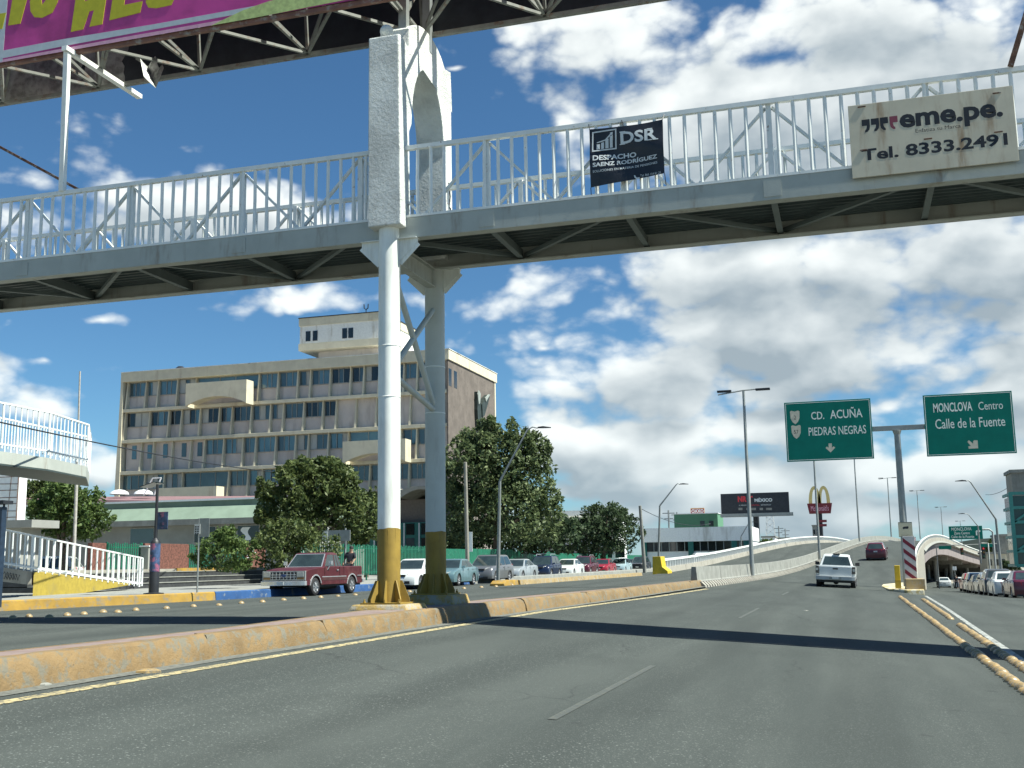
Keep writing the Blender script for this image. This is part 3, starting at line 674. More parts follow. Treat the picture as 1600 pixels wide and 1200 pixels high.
# columns
XC = -8.75
def column(Y, zb):
    mb = MB(); mb.tube([(XC, Y, zb), (XC, Y, 8.15 if Y < 22 else 7.85)], .225, 32, cap=False); c = mb.build('column', COLW if Y < 22 else COLW_SHADE, fb, smooth=60)
    mb = MB(); mb.tube([(XC, Y, zb+.02), (XC, Y, 1.80), (XC, Y, 1.86)], .229, 48, cap=False)
    mb.v[-48:] = [(x_, y_, z_+.016*mnoise.noise((k_*.33, Y, 0))+.006*math.sin(k_*.26)) for k_, (x_, y_, z_) in enumerate(mb.v[-48:])]; mb.build('painted_band', COLY, c, smooth=60)
    mb = MB()
    for k_ in range(4): a_ = random.uniform(3.6, 6.2); z_ = 1.845; mb.tube([(XC+.2275*math.cos(a_), Y+.2275*math.sin(a_), z_), (XC+.2275*math.cos(a_+.02), Y+.2275*math.sin(a_+.02), z_-random.uniform(.1, .35))], [.007, .003], 5)
    mb.build('paint_drip', COLY, c)
    for zz in (5.55, 4.5): mb = MB(); mb.lathe([(.224, -.012), (.232, -.006), (.232, .006), (.224, .012)], (XC, Y, zz), n=32); mb.build('weld_seam', COLW, c, smooth=60)
    mb = MB(); mb.box(XC-.42, XC+.42, Y-.42, Y+.42, zb, zb+.03); mb.build('base_plate', COLY, c)
    for k in range(8):
        a = k*math.pi/4+.2; d = Vector((math.cos(a), math.sin(a), 0)); n = Vector((-d.y, d.x, 0))*.012; p = Vector((XC, Y, zb+.03))
        vs = [p+d*.20, p+d*.42, p+d*.42+Vector((0, 0, .06)), p+d*.27+Vector((0, 0, .42)), p+d*.20+Vector((0, 0, .42))]
        mb = MB(); mb.loft([[q-n for q in vs], [q+n for q in vs]]); mb.build('stiffener', COLY, c)
    for sx in (-1, 1):
        for sy in (-1, 1):
            mb = MB(); mb.lathe([(.03, 0), (.03, .03), (.016, .031), (.016, .07), (0.001, .07)], (XC+sx*.36, Y+sy*.36, zb+.03), n=6); mb.build('bolt', COLY, c)
column(YF, .40); column(YB, .50)
PLN = worn_paint("plinth", (.36, .25, .08), (.30, .28, .22), .46, .6, 5, bump=1.0)
def plinth(Y, h, lab):
    mb = MB(); n = 1
    mb.hexa([(XC-.62, Y-.55, .29), (XC+.6, Y-.56, .29), (XC+.62, Y+.55, .29), (XC-.6, Y+.56, .29), (XC-.56, Y-.5, h), (XC+.55, Y-.5, h), (XC+.56, Y+.5, h), (XC-.55, Y+.49, h)])
    return tag(mb.build('plinth', PLN, bevel=.03, smooth=40), lab, 'plinth')
plinth(YF, .398, 'low chipped yellow concrete plinth under the front footbridge column'); plinth(YB, .498, 'taller shaded concrete plinth under the rear footbridge column')
# cap beam, gussets and cross braces between the columns
mb = MB(); mb.box(XC-.10, XC+.10, YF+.2, YB-.2, 7.36, 7.39); mb.box(XC-.10, XC+.10, YF+.2, YB-.2, 7.77, 7.80); mb.box(XC-.015, XC+.015, YF+.2, YB-.2, 7.39, 7.77); mb.build('cap_beam', BGREY, fb)
for Y in (YF, YB):
    for sx in (-1, 1):
        q = [(XC+sx*.2, 7.79), (XC+sx*.62, 7.79), (XC+sx*.62, 7.70), (XC+sx*.2, 7.30)]
        mb = MB(); mb.prism(q, Y-.02, Y+.02); mb.box(min(XC+sx*.2, XC+sx*.62), max(XC+sx*.2, XC+sx*.62), Y-.1, Y+.1, 7.785, 7.799); mb.bar((XC+sx*.62, Y, 7.70), (XC+sx*.21, Y, 7.30), .16, .012, up=(0, 1, 0)); mb.build('gusset', COLW, fb)
for (z0, z1) in ((7.15, 4.6), (5.1, 6.9), (5.0, 4.55)):
    mb = MB(); mb.tube([(XC+.02*z0/5, YF+.1, z0), (XC+.02*z0/5, YB-.1, z1)], .065, 12); mb.build('cross_brace', COLW_SHADE, fb, smooth=50)
# concrete arch portal over the walkway
out = [(20.2, 8.02), (20.2, 12.16), (20.32, 12.2), (20.78, 12.12)]
out += [(20.80, 12.55)]
cy = 21.95
for k in range(15):
    a = R_(140-k*9.3); out.append((cy+1.52*math.cos(a), 11.75+1.26*math.sin(a)))
out += [(23.44, 12.05), (23.50, 8.02), (23.0, 8.02)]
inn = [(22.95, 10.2)]+[(cy+1.0*math.cos(R_(a)), 10.45+1.62*math.sin(R_(a))) for a in range(0, 181, 12)]+[(20.74, 10.2), (20.74, 8.02)]
outline = out+[(22.95, 8.02)]+inn
mb = MB(); mb.prism(outline, -9.10, -8.42, 'yz'); ap = mb.build('arch_portal', PLAST, fb, bevel=.025)
for v in ap.data.vertices:
    w_ = ap.matrix_world
    z = v.co.z; y = v.co.y+21.85
    if z > 8 and y < 20.9: v.co.x += (.055 if v.co.x > 0 else 0)*(12.2-z)/4.2
for (yy, zz) in ((20.46, 12.2),):
    mb = MB(); mb.lathe([(.07, 0), (.06, .04), (.05, .06)]+[(.145*math.sin(R_(a)), .19-.145*math.cos(R_(a))) for a in range(20, 181, 16)], (-8.80, yy, zz), n=20); mb.build('ball_finial', PLAST, ap, smooth=60)
# graffiti strokes on the inside of the rear pier
mb = MB()
for (pts_, r) in (([(-8.40, 23.02, 8.5), (-8.40, 23.2, 8.75), (-8.40, 23.05, 8.9), (-8.40, 23.25, 8.55), (-8.40, 23.3, 8.8)], .02), ([(-8.40, 23.0, 8.3), (-8.40, 23.12, 8.6), (-8.40, 23.2, 8.3), (-8.40, 23.33, 8.7), (-8.40, 23.4, 8.35)], .018)): mb.tube(pts_, r, 5)
mb.build('graffiti', BRED, ap)
mb = MB(); mb.tube([(-8.41, 23.2, 9.0), (-8.41, 23.32, 9.3), (-8.41, 23.22, 9.32), (-8.41, 23.3, 9.6), (-8.41, 23.2, 9.9)], .015, 5); mb.build('graffiti', INK, ap)

# ------------------------------------------------------------------ billboard carried above the footbridge
YP, YQ, ZB = 20.30, 22.22, 13.10
bb = thing('billboard', 'magenta billboard with large yellow letters carried on a truss above the footbridge', 'billboard', (-15, 21.3, 13))
XL, XRr = -30.0, -2.95
mb = MB(); mb.box(XL, XRr, YP-.012, YP+.012, ZB+.05, ZB+4.2); fp = mb.build('front_panel', MAGENTA, bb)
fr = facing(YP-.012)
q = lambda px, py: (lambda v: (v.x, v.z))(aty(px, py, YP-.012))
polys(fr, [[q(0, 92), q(100, 72), q(240, 46), q(400, 17), q(560, -20), q(560, -28), q(400, 9), q(240, 38), q(100, 61), q(0, 80)]], 'stripe', PANELW, fp, .004)
polys(fr, [[q(0, 98), q(200, 62.5), q(400, 27.5), q(400, 22), q(200, 57), q(0, 94)]], 'stripe', PANELP, fp, .003)
polys(fr, [[q(330, 40), q(400, 27.5), q(640, -20), q(640, -50), q(420, 2), q(380, 16)]], 'stripe', PANELC, fp, .0055)
polys(fr, [[q(-60, 115), q(4, 96), q(12, 0), q(20, -160), q(-60, -150)]], 'stripe', PANELC if False else PANELW, fp, .0035)
def slab(pts_): return [q(*p) for p in pts_]
polys(fr, [slab([(-30, 52), (4, 45), (10, 20), (-30, 26)]), slab([(13, 40), (32, 37), (42, 0), (48, -40), (26, -40)]),
           slab([(47, 4), (48, 18), (54, 27), (66, 28), (82, 20), (90, 4), (98, -30), (78, -30), (72, 0), (66, 8), (65, 0), (68, -30), (52, -30)]),
           slab([(111, 50), (130, 46), (140, 18), (147, 16), (140, 42), (160, 38), (166, -2), (168, -40), (150, -40), (140, 0), (132, 2), (136, -40), (124, -40)]),
           slab([(171, 32), (219, 20), (223, 2), (194, 8), (200, -40), (182, -40)]),
           slab([(228, 4), (232, 12), (245, 13), (268, 8), (276, -10), (280, -40), (262, -40), (258, -6), (248, 0), (246, -40), (232, -40)])], 'lettering', PANELY, fp, .009)
mb = MB(); mb.box(XL, XRr, YQ+.06, YQ+.085, ZB-.02, ZB+4.2); mb.build('rear_panel', DARKU, bb)
mb = MB(); n = 60; loops = []
for i in range(n+1):
    x = XL+(-16.6-XL)*i/n; loops.append([(x, YQ+.03-.05*mnoise.noise((x*1.7, 0, z*.4))-.06*mnoise.noise((x*4, 3, z)), ZB+.02+z) for z in np.linspace(0, 2.2, 8)])
mb.loft(loops, closed=False, cap=False); mb.build('torn_tarp', SILVER, bb, smooth=60)
mb = MB(); mb.loft([[(-16.2+.5*t, YQ-.2-.25*t, ZB+.5-.5*t+.2*math.sin(5*t)), (-15.9+.4*t, YQ-.1-.2*t, ZB+.3-.7*t), (-15.6+.3*t, YQ-.3, ZB+.4-.35*t+.1*math.sin(9*t))] for t in np.linspace(0, 1, 8)], closed=False, cap=False); mb.build('torn_tarp', SILVER, bb)
for (Y, z) in ((YP+.09, ZB), (YQ-.02, ZB-.02), (21.25, ZB+1.25), (YQ-.02, ZB+1.9), (YP+.09, ZB+1.9)):
    mb = MB(); mb.box(XL, XRr, Y-.05, Y+.05, z-.05, z+.05); mb.build('truss_chord', TRUSS if z > ZB+.5 or Y > 21 else mat("chord_brown", (.20, .10, .075), .7, var=.2, scale=3, dirt=(.3, .28, .25), dirt_scale=4), bb)
xn = aty(315, 100, YQ).x; k = -8
while xn+2.9*k < XRr:
    x = xn+2.9*k
    if x > XL+1.5:
        for (tx, ty, tz) in ((x-1.45, YP+.12, ZB), (x+1.45, YP+.12, ZB), (x, YP+.12, ZB), (x-1.1, 21.25, ZB+1.25), (x+1.1, 21.25, ZB+1.25), (x, 21.9, ZB+1.9)):
            if XL < tx < XRr: mb = MB(); mb.bar((x, YQ-.06, ZB), (tx, ty, tz), .065, .065); mb.build('truss_brace', TRUSS, bb)
    k += 1
for (X, Y, z0) in ((-8.62, 20.98, 12.5), (-8.5, 22.1, 12.6)):
    mb = MB(); mb.box(X-.09, X+.09, Y-.09, Y+.09, z0, 17); mb.build('post', GALV, bb)
mb = MB(); mb.bar((-8.6, 21.05, 13.1), (-8.5, 22.0, 14.5), .08, .08); mb.build('truss_brace', TRUSS, bb)
mb = MB(); mb.bar((-16.90, 20.5, 9.78), (-16.68, 20.16, 12.99), .12); mb.build('post', BRAIL, bb)
mb = MB(); mb.box(-16.73, -16.59, 20.02, 22.9, 12.991, 13.10); mb.build('support_arm', BRAIL, bb)
a = aty(-40, 208, 20.7); b = aty(128, 294, 20.7); b.z = 9.8
mb = MB(); mb.bar(a, b, .06, .06); tag(mb.build('stay_bar', RUST), 'rusty stay bar slanting down to the footbridge rail at upper left', 'bar')
a = aty(1604, 20, 20.45); b = aty(1579, 103, 20.45)
mb = MB(); mb.bar(a+(a-b)*2, b, .10, .10); tag(mb.build('leaning_post', RUST), 'dark rusty leaning post standing above the right end of the footbridge', 'post')

for (px, py, r, lab) in ((232, 1051, .11, 'flat yellowish chip of broken kerb lying on the gutter near the yellow line'), (66, 1071, .07, 'small broken kerb chip lying at the foot of the median at far left'), (1259, 951, .05, 'tiny scrap of litter lying on the main lane'), (470, 1002, .05, 'little grey stone lying in the gutter at mid median')):
    p = gp(px, py, 0) if px < 900 else Vector((gp(px, py, -.3).x, gp(px, py, -.3).y, gz(gp(px, py, -.3).x, gp(px, py, -.3).y)))
    mb = MB(); n_ = 9; rr_ = [r*random.uniform(.6, 1.2) for _ in range(n_)]
    mb.loft([[(p.x+rr_[k]*s_*1.5*math.cos(k*.698), p.y+rr_[k]*s_*math.sin(k*.698), p.z+h_*r) for k in range(n_)] for s_, h_ in ((1, -.02), (.95, .22), (.6, .38))]); tag(mb.build('kerb_chip', STUD if px == 232 else CONC), lab, 'debris')

# ------------------------------------------------------------------ advertising on the railing
sg = thing('advertising_sign', 'cream sign with phone number and rust streaks fixed to the railing', 'sign', (1.85, 20.42, 7.99))
mb = MB(); mb.box(.455, 3.26, 20.395, 20.43, 8.005, 9.40); face = mb.build('sign_face', SIGNCREAM, sg, bevel=.004)
E4 = facing(20.395); e = lambda x, y: (lambda v: (v.x, v.z))(aty(1200+x/4, 80+y/4, 20.395))
a = e(822, 440); b = e(1470, 400); tp = e(870, 392)[1]; lo = e(1245, 470)[1]
letters('eme.pe.', a[0], b[0], lo, tp, E4, 'lettering', INK, sg, bold=.035)
a = e(922, 500); b = e(1205, 480); letters('Enfatiza tu Marca', a[0], b[0], e(922, 510)[1], e(930, 486)[1], E4, 'lettering', INK, sg)
a = e(585, 650); b = e(1498, 560); letters('Tel. 8333.2491', a[0], b[0], e(700, 676)[1], e(600, 612)[1], E4, 'lettering', INK, sg, bold=.03)
ql = []
def comma(x, top, w, h, mir):
    s_ = -1 if mir else 1; cx = x+w/2
    pts_ = [(-.5, 1), (.5, 1), (.5, .45), (.42, .2), (.15, .04), (-.15, 0), (-.15, .16), (.02, .25), (.1, .42), (.1, .52), (-.5, .52)]
    return [(cx+s_*u*w, top-h+v*h) for u, v in pts_]
tq = e(600, 428)[1]; hq = tq-e(600, 510)[1]
xq = [e(p, 440)[0] for p in (585, 643, 700, 760)]; wq = e(635, 440)[0]-e(585, 440)[0]
for k_, mir_ in ((0, False), (1, False), (2, True)): polys(E4, [comma(xq[k_], tq, wq, hq, mir_)], 'emblem', INK, sg)
polys(E4, [comma(xq[3], tq, wq, hq, True)], 'emblem', MAROONI, sg)
mb = MB()
for (x, y) in ((585, 348), (1430, 262), (600, 618), (1440, 505), (1000, 548)):
    u, v = e(x, y); mb.box(u-.07, u+.07, 20.385, 20.394, v-.012, v+.012)
mb.build('bracket', RUST, sg)

bn = thing('vinyl_banner', 'black vinyl banner with white serif lettering tied to the railing', 'banner', (-3.7, 20.4, 8.4))
def bpt(u, v, w=0):   # u 0..1, v 0..1 (0 = bottom) on the sagging cloth
    x = -4.44+1.46*u; zb = 8.40+.12*u; zt = 9.61+.012*u-.04*math.sin(u*math.pi)
    y = 20.42-.02*math.sin(7*u+2*v)*math.sin(3*v+1)-.03*math.sin((u+v)*5)*(1-abs(2*v-1))-w
    return Vector((x, y, zb+(zt-zb)*v))
mb = MB(); nu, nv = 24, 18
mb.loft([[bpt(i/nu, j/nv) for j in range(nv+1)] for i in range(nu+1)], closed=False, cap=False)
bc = mb.build('banner_cloth', BANNERB, bn, smooth=60, fixn=False)
bf = lambda u, v, w: tuple(bpt(u, v, .012+w))
def bq(x, y):  # photo zoom px (800,100) x4 -> u,v
    p = aty(800+x/4, 100+y/4, 20.40); u = (p.x+4.44)/1.46
    zb = 8.40+.12*u; zt = 9.61+.012*u-.04*math.sin(u*math.pi)
    return u, (p.z-zb)/(zt-zb)
def btext(t, x0, y0, x1, y1, hpx, bold=.0, serif=True):
    u0, v0 = bq(x0, y0); u1, v1 = bq(x1, y1); uu, vt = bq(x0, y0-hpx)
    fr_ = lambda u, v, w: bf(u, v+(u-u0)/(u1-u0)*(v1-v0), w)
    return letters(t, u0, u1, v0, vt, fr_, 'lettering', BANNERW, bn, bold=bold)
btext('DSR', 678, 500, 905, 468, 76, .028)
btext('DESPACHO', 506, 606, 775, 576, 34, .03); btext('SAENZ RODRÍGUEZ', 506, 648, 908, 588, 34, .03)
btext('SOLUCIONES EN MATERIA DE PENSIONES', 506, 683, 908, 620, 15, .008); btext('Tel. 866 154 81 20', 800, 702, 930, 684, 14)
def bpoly(l): return [bq(x, y) for x, y in l]
bars = [bpoly([(500, 424), (652, 404), (652, 412), (500, 432)]), bpoly([(500, 541), (652, 520), (652, 528), (500, 549)]), bpoly([(500, 424), (508, 423), (508, 548), (500, 549)]), bpoly([(644, 405), (652, 404), (652, 528), (644, 529)]),
        bpoly([(528, 502), (548, 498), (548, 530), (528, 533)]), bpoly([(556, 490), (574, 486), (574, 526), (556, 529)]), bpoly([(582, 470), (602, 464), (602, 522), (582, 525)]), bpoly([(610, 450), (628, 445), (628, 518), (610, 521)]),
        bpoly([(528, 488), (580, 470), (615, 434), (610, 430), (630, 424), (626, 446), (620, 440), (584, 477), (530, 493)])]
# serifs and thick strokes of the large letters
for (x, y) in ((672, 424), (672, 498), (842, 402), (842, 474), (880, 470)): bars.append(bpoly([(x, y), (x+34, y-4), (x+34, y+2), (x, y+6)]))
polys(bf, bars, 'emblem', BANNERW, bn, .004)
polys(bf, [bpoly([(760, 694), (768, 692), (774, 704), (784, 708), (794, 704), (798, 710), (788, 718), (774, 716), (764, 706)])], 'emblem', BANNERW, bn, .004)
mb = MB()
for (u, v, X, Z) in ((0, 1, -4.46, 9.74), (1, 1, -2.96, 9.74), (0, 0, -4.45, 8.28), (1, 0, -2.97, 8.3), (.47, 1, -3.8, 9.74)):
    mb.tube([bpt(u, v), (X, 20.49, Z)], .008, 5)
mb.build('tie_cord', BLACKM, bn)

# ------------------------------------------------------------------ large office building (facade parallel to the footbridge)
YBL = 105.0; XW0, XW1 = -77.3, -38.38
fx = lambda px, py=640: aty(px, py, YBL).x
bl_ = thing('office_building', 'five storey cream office building with grey stone side wall and roof penthouse', 'building', (-58, 112, 0))
mb = MB(); mb.box(XW0+.5, XW1-.02, YBL+0.75, YBL+15.9, 0, 21.9); mb.build('core_wall', SPAND, bl_)
mb = MB(); mb.box(XW0, XW1+.25, YBL-.1, YBL+16.3, 21.86, 22.93); mb.build('cornice', BEIGE, bl_, bevel=.03)
mb = MB(); mb.box(XW0-.02, XW1+.3, YBL-.14, YBL+16.34, 22.931, 23.0); mb.build('roof_edge', mat("roof_edge", (.62, .62, .58), .7, var=.2, scale=.6, dirt=(.15, .14, .13), dirt_scale=.4), bl_)
LED = [18.63, 15.17, 11.66, 8.15, 4.64]
for z in LED:
    mb = MB(); mb.box(XW0+.3, XW1-.05, YBL+.02, YBL+0.74, z-.20, z+.16); mb.build('floor_ledge', BEIGE, bl_, bevel=.02)
mb = MB(); mb.hexa([(XW0-.45, YBL-.05, 0), (XW0+.35, YBL-.05, 0), (XW0+.35, YBL+16, 0), (XW0-.45, YBL+16, 0), (XW0, YBL-.05, 21.86), (XW0+.3, YBL-.05, 21.86), (XW0+.3, YBL+16, 21.86), (XW0, YBL+16, 21.86)])
mb.build('end_wall', BEIGE, bl_)
mb = MB(); mb.box(XW1-.019, XW1+.12, YBL+.0, YBL+15.6, 0, 21.85); sw = mb.build('stone_wall', STONEB, bl_)
mb = MB(); mb.box(XW1-.02, XW1+.16, YBL+15.6, YBL+16.0, 0, 21.85); mb.build('corner_trim', BEIGE, bl_)
for py_ in (707, 715.5):
    v = atx(py_-4, 592, XW1+.13); mb = MB(); mb.box(XW1+.1, XW1+.135, v.y-.4, v.y+.5, 19.2, 21.0); mb.build('slit_window', GLASSD, bl_)
# dark winged relief on the stone wall
EM = mat("relief_bronze", (.035, .05, .045), .5, .3, var=.3, scale=2)
EMP = mat("relief_pale", (.30, .33, .30), .6, .1, var=.2, scale=2)
mb = MB(); ee = lambda px, py: (lambda v: (v.y, v.z))(atx(px, py, XW1+.2))
mb.prism([ee(742, 612), ee(745, 612), ee(747, 622), ee(748, 640), ee(752, 655), ee(750, 668), ee(744, 672), ee(742, 640)], XW1+.13, XW1+.5, 'yz'); mb.build('relief', EM, bl_)
mb = MB(); mb.prism([ee(748, 632), ee(753, 622), ee(758, 617), ee(760, 620), ee(757, 632), ee(752, 650), ee(749, 652)], XW1+.13, XW1+.6, 'yz'); mb.build('relief', EM, bl_)
mb = MB(); mb.prism([ee(752, 622), ee(757, 616.5), ee(760, 617), ee(757, 621), ee(753, 628)], XW1+.61, XW1+.7, 'yz'); mb.prism([ee(741.5, 616), ee(743, 610), ee(746, 616), ee(745, 630), ee(743, 632)], XW1+.51, XW1+.6, 'yz'); mb.build('relief', EMP, bl_)
FINS = [  # photo px of the fin feet, per storey; then px spans that carry glass
 [195, 224, 243, 273, 302, 401, 431, 462, 482, 513, 545, 566, 590, 609, 629, 650, 670, 690],
 [193, 231, 261, 281, 310, 340, 360, 390, 420, 440, 472, 502, 523, 554, 586, 607, 639, 668, 690],
 [190, 220, 239, 268, 297, 318, 348, 378, 398, 429, 460, 480, 511, 542, 625, 649, 680],
 [190, 227, 257, 285, 357, 387, 409, 440, 470, 492, 545, 576, 606, 637, 668, 692],
 [190, 227, 257, 285, 320, 357, 387, 409, 440, 470, 492, 545, 576, 606, 637, 668, 692]]
CLOSED = [set(), {12, 13, 14, 15, 16}, {0, 1, 2, 3, 4}, set(), set()]
DARKW = [{9, 10, 11, 12}, {0, 1, 2, 3, 4, 5, 6, 10, 11}, set(), set(), {1, 2, 3}]
tops = [21.86]+[z-.20 for z in LED]
for fl in range(5):
    zt = tops[fl]; zb = LED[fl]+.16; zm = zb+(zt-zb)*.47; fs = [fx(p) for p in FINS[fl]]
    for i, x in enumerate(fs):
        if fl == 0 and i in (5,) and False: continue
        mb = MB(); mb.hexa([(x-.10, YBL+.08, zb), (x+.10, YBL+.08, zb), (x+.075, YBL+0.74, zb), (x-.075, YBL+0.74, zb), (x-.06, YBL+.38, zt), (x+.06, YBL+.38, zt), (x+.06, YBL+0.74, zt), (x-.06, YBL+0.74, zt)])
        mb.build('fin', BEIGE, bl_)
    for i in range(len(fs)-1):
        x0, x1 = fs[i]+.12, fs[i+1]-.12
        if i in CLOSED[fl]:
            if fl == 2:
                xc = x0+(x1-x0)*.55; mb = MB(); mb.box(xc-.28, xc+.28, YBL+0.69, YBL+0.73, zm-.1, zt-.25); mb.build('slit_window', random.choice((GLASSB, GLASS)), bl_)
            continue
        mb = MB(); mb.box(x0-.04, x0+.04, YBL+0.60, YBL+0.74, zm, zt-.02); mb.box(x1-.04, x1+.04, YBL+0.60, YBL+0.74, zm, zt-.02); mb.box(x0+.04, x1-.04, YBL+0.60, YBL+0.74, zm, zm+.07); mb.box(x0+.04, x1-.04, YBL+0.60, YBL+0.74, zt-.09, zt-.02)
        wd = x1-x0; cuts = [random.choice((.35, .42, .6))] if wd < 1.9 else [.36, random.choice((.62, .70))]
        for c in cuts: mb.box(x0+wd*c-.03, x0+wd*c+.03, YBL+0.62, YBL+0.73, zm+.07, zt-.09)
        wf = mb.build('window', FRAME, bl_)
        ed = [0]+cuts+[1]; dark = i in DARKW[fl]
        for a, b in zip(ed, ed[1:]):
            th = random.uniform(-.05, .05) if random.random() < .3 else random.uniform(-.01, .01)
            gm = BLIND if random.random() < .16 else GLASSD if dark and random.random() < .7 else random.choice((GLASS, GLASSB, GLASSB)) if fl in (0, 2) else random.choice((GLASS, GLASS, GLASSB))
            mb = MB(); x_a, x_b = x0+wd*a+.04, x0+wd*b-.04
            mb.add([(x_a, YBL+0.67-th, zm+.07), (x_b, YBL+0.67+th, zm+.07), (x_b, YBL+0.67+th, zt-.09), (x_a, YBL+0.67-th, zt-.09)], [(0, 1, 2, 3)]); mb.build('pane', gm, wf)
def balcony(px0, px1, zb, zt, py, curved=True):
    x0, x1 = fx(px0, py), fx(px1, py); n = 14; lo = []
    for i in range(n+1):
        t = i/n; lo.append((x0+(x1-x0)*t, zb+(.95*math.sin(math.pi*t)**.8 if curved else 0)))
    mb = MB(); mb.prism(lo+[(x1, zt), (x0, zt)], YBL-1.5, YBL-1.3); mb.prism([(YBL-1.299, zb), (YBL+.02, zb), (YBL+.02, zt), (YBL-1.299, zt)], x0, x0+.15, 'yz'); mb.prism([(YBL-1.299, zb), (YBL+.02, zb), (YBL+.02, zt), (YBL-1.299, zt)], x1-.15, x1, 'yz')
    loops = [[(p[0], YBL-1.29, p[1]+.02), (p[0], YBL+.01, p[1]+.02), (p[0], YBL+.01, p[1]+.22), (p[0], YBL-1.29, p[1]+.22)] for p in lo]
    mb.loft(loops[1:-1]); mb.build('balcony', BEIGE, bl_)
balcony(302, 396, 18.4, 20.95, 620); balcony(545, 642, 11.45, 13.75, 700); balcony(258, 350, 8.0, 9.7, 765, False)
for (x0, x1, y0, y1, z0, z1, m, nm) in ((-54.2, -46.6, 107.6, 114, 23.0, 24.2, SPAND, 'penthouse_neck'), (-55.9, -46.2, 106.2, 116, 24.2, 24.95, BEIGE, 'penthouse_band'), (-55.8, -46.3, 106.3, 115.9, 24.951, 26.9, PENTW, 'penthouse_wall'), (-55.9, -46.2, 106.2, 116, 26.901, 27.75, BEIGE, 'penthouse_band'), (-55.95, -46.15, 106.15, 116.05, 27.751, 27.85, DARKU, 'roof_edge')):
    mb = MB(); mb.box(x0, x1, y0, y1, z0, z1); mb.build(nm, m, bl_)
for px in (481.5, 492.5, 538.5, 548): v = aty(px, 520, 106.28); mb = MB(); mb.box(v.x-.28, v.x+.28, 106.26, 106.30, 25.2, 26.3); mb.build('slit_window', GLASSD, bl_)
v = aty(572, 488, 108); mb = MB(); mb.tube([(v.x, 108, 27.7), (v.x, 108, 28.6)], .05, 6); mb.tube([(v.x-.25, 108, 29.2), (v.x-.22, 108, 28.75), (v.x, 108, 28.6), (v.x+.22, 108, 28.75), (v.x+.25, 108, 29.2)], .06, 6); mb.build('roof_aerial', BLACKM, bl_)
v = aty(278, 575, 106); mb = MB(); mb.lathe([(.6, 0), (.6, .25), (.3, .5), (.01, .55)], (v.x, 106.5, 23.0), n=12); mb.build('roof_vent', BLACKM, bl_, smooth=40)
# entrance with a folded wavy canopy, teal glazing below
ent = thing('entrance_pavilion', 'low pavilion with wavy concrete canopy and teal glazing before the offices', 'building', (-40, 92, 0))
YE = 92.0; c0 = aty(575, 775, YE); c1 = aty(1010, 800, 118)
mb = MB(); n = 60; loops = []
for i in range(n+1):
    t = i/n; p = Vector((c0.x-4, YE, 0)).lerp(Vector((c0.x+9.5, YE, 0)), t); z = 6.9+.75*abs(math.sin(t*math.pi*3.5))
    loops.append([(p.x, YE-1.6, z), (p.x, YE-1.6, z+.28+.45*(1-abs(math.sin(t*math.pi*3.5)))), (p.x, YE+9, z+.6), (p.x, YE+9, z)])
mb.loft(loops); mb.build('canopy', CONCL, ent, smooth=30)
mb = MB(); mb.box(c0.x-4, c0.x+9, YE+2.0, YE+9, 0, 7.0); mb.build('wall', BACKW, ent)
mb = MB(); mb.box(c0.x-3, c0.x+9, YE+1.2, YE+1.9, 2.2, 4.9); gw = mb.build('glazing_band', TEAL, ent)
x = c0.x-2.6
while x < c0.x+8:
    for z in (2.5, 3.8): mb = MB(); mb.box(x, x+.8, YE+1.16, YE+1.199, z, z+1.0); mb.build('pane', random.choice((GLASSD, GLASS)), gw)
    mb = MB(); mb.box(x-.24, x-.12, YE+1.13, YE+1.199, 2.3, 4.85); mb.build('mullion', FENCEW, gw); x += 1.45
fb2 = thing('annex_building', 'flat white annex with folded concrete eaves beyond the tall tree', 'building', (-33, 128, 0))
a = aty(850, 800, 128); b = aty(965, 812, 128); b.x -= 2; zt9 = aty(890, 798, 128).z
mb = MB(); mb.box(a.x, b.x+2, 128, 133, 0, zt9); mb.build('wall', WHITEB, fb2)
mb = MB(); n = 42; loops = []
for i in range(n+1):
    t = i/n; z = zt9-2.2+(.8 if i % 6 < 3 else .0); loops.append([(a.x+(b.x+2-a.x)*t, 125.6, z), (a.x+(b.x+2-a.x)*t, 125.6, zt9-.9), (a.x+(b.x+2-a.x)*t, 127.99, zt9-.6), (a.x+(b.x+2-a.x)*t, 127.99, z-.8)])
mb.loft(loops); mb.build('folded_eave', CONC, fb2)
for k in range(6): mb = MB(); mb.box(a.x+1+k*1.5, a.x+2.1+k*1.5, 127.95, 127.99, 1.6, 3.2); mb.build('window', GLASSD, fb2)

# ------------------------------------------------------------------ low green and pink house, walls, fences
XH = -40.0
h0 = aty(150, 800, 66); h1 = aty(425, 800, 66)
gh = thing('green_house', 'low pale green house with grey lower storey and broken windows', 'house', ((h0.x+h1.x)/2, 68, 0))
Yh = 66.0; z = lambda px, py: aty(px, py, Yh).z
x0, x1 = h0.x-14, h1.x+1.5
zt, zg, zl = z(300, 783), z(300, 812), z(300, 818)
mb = MB(); mb.box(x0, x1, Yh, Yh+12, zg+.02, zt); mb.build('upper_wall', GRNW, gh)
mb = MB(); mb.prism([(Yh-.02, zg+.9), (Yh-.9, zg), (Yh-.02, zg)], x0, x1, 'yz'); mb.build('sloped_eave', mat("eave_green", (.19, .255, .195), .85, var=.12, scale=.7), gh)
mb = MB(); mb.box(x0, x1, Yh-.95, Yh-.0, zg-.38, zg-.01); mb.build('eave_slab', CONC, gh)
mb = MB(); mb.box(x0, x1, Yh+.02, Yh+12, 0, zg-.0); mb.build('lower_wall', GREYW, gh)
mb = MB(); mb.box(x0-.1, x1+.1, Yh-.08, Yh+12, zt+.001, zt+.12); mb.build('roof_edge', FENCEW, gh)
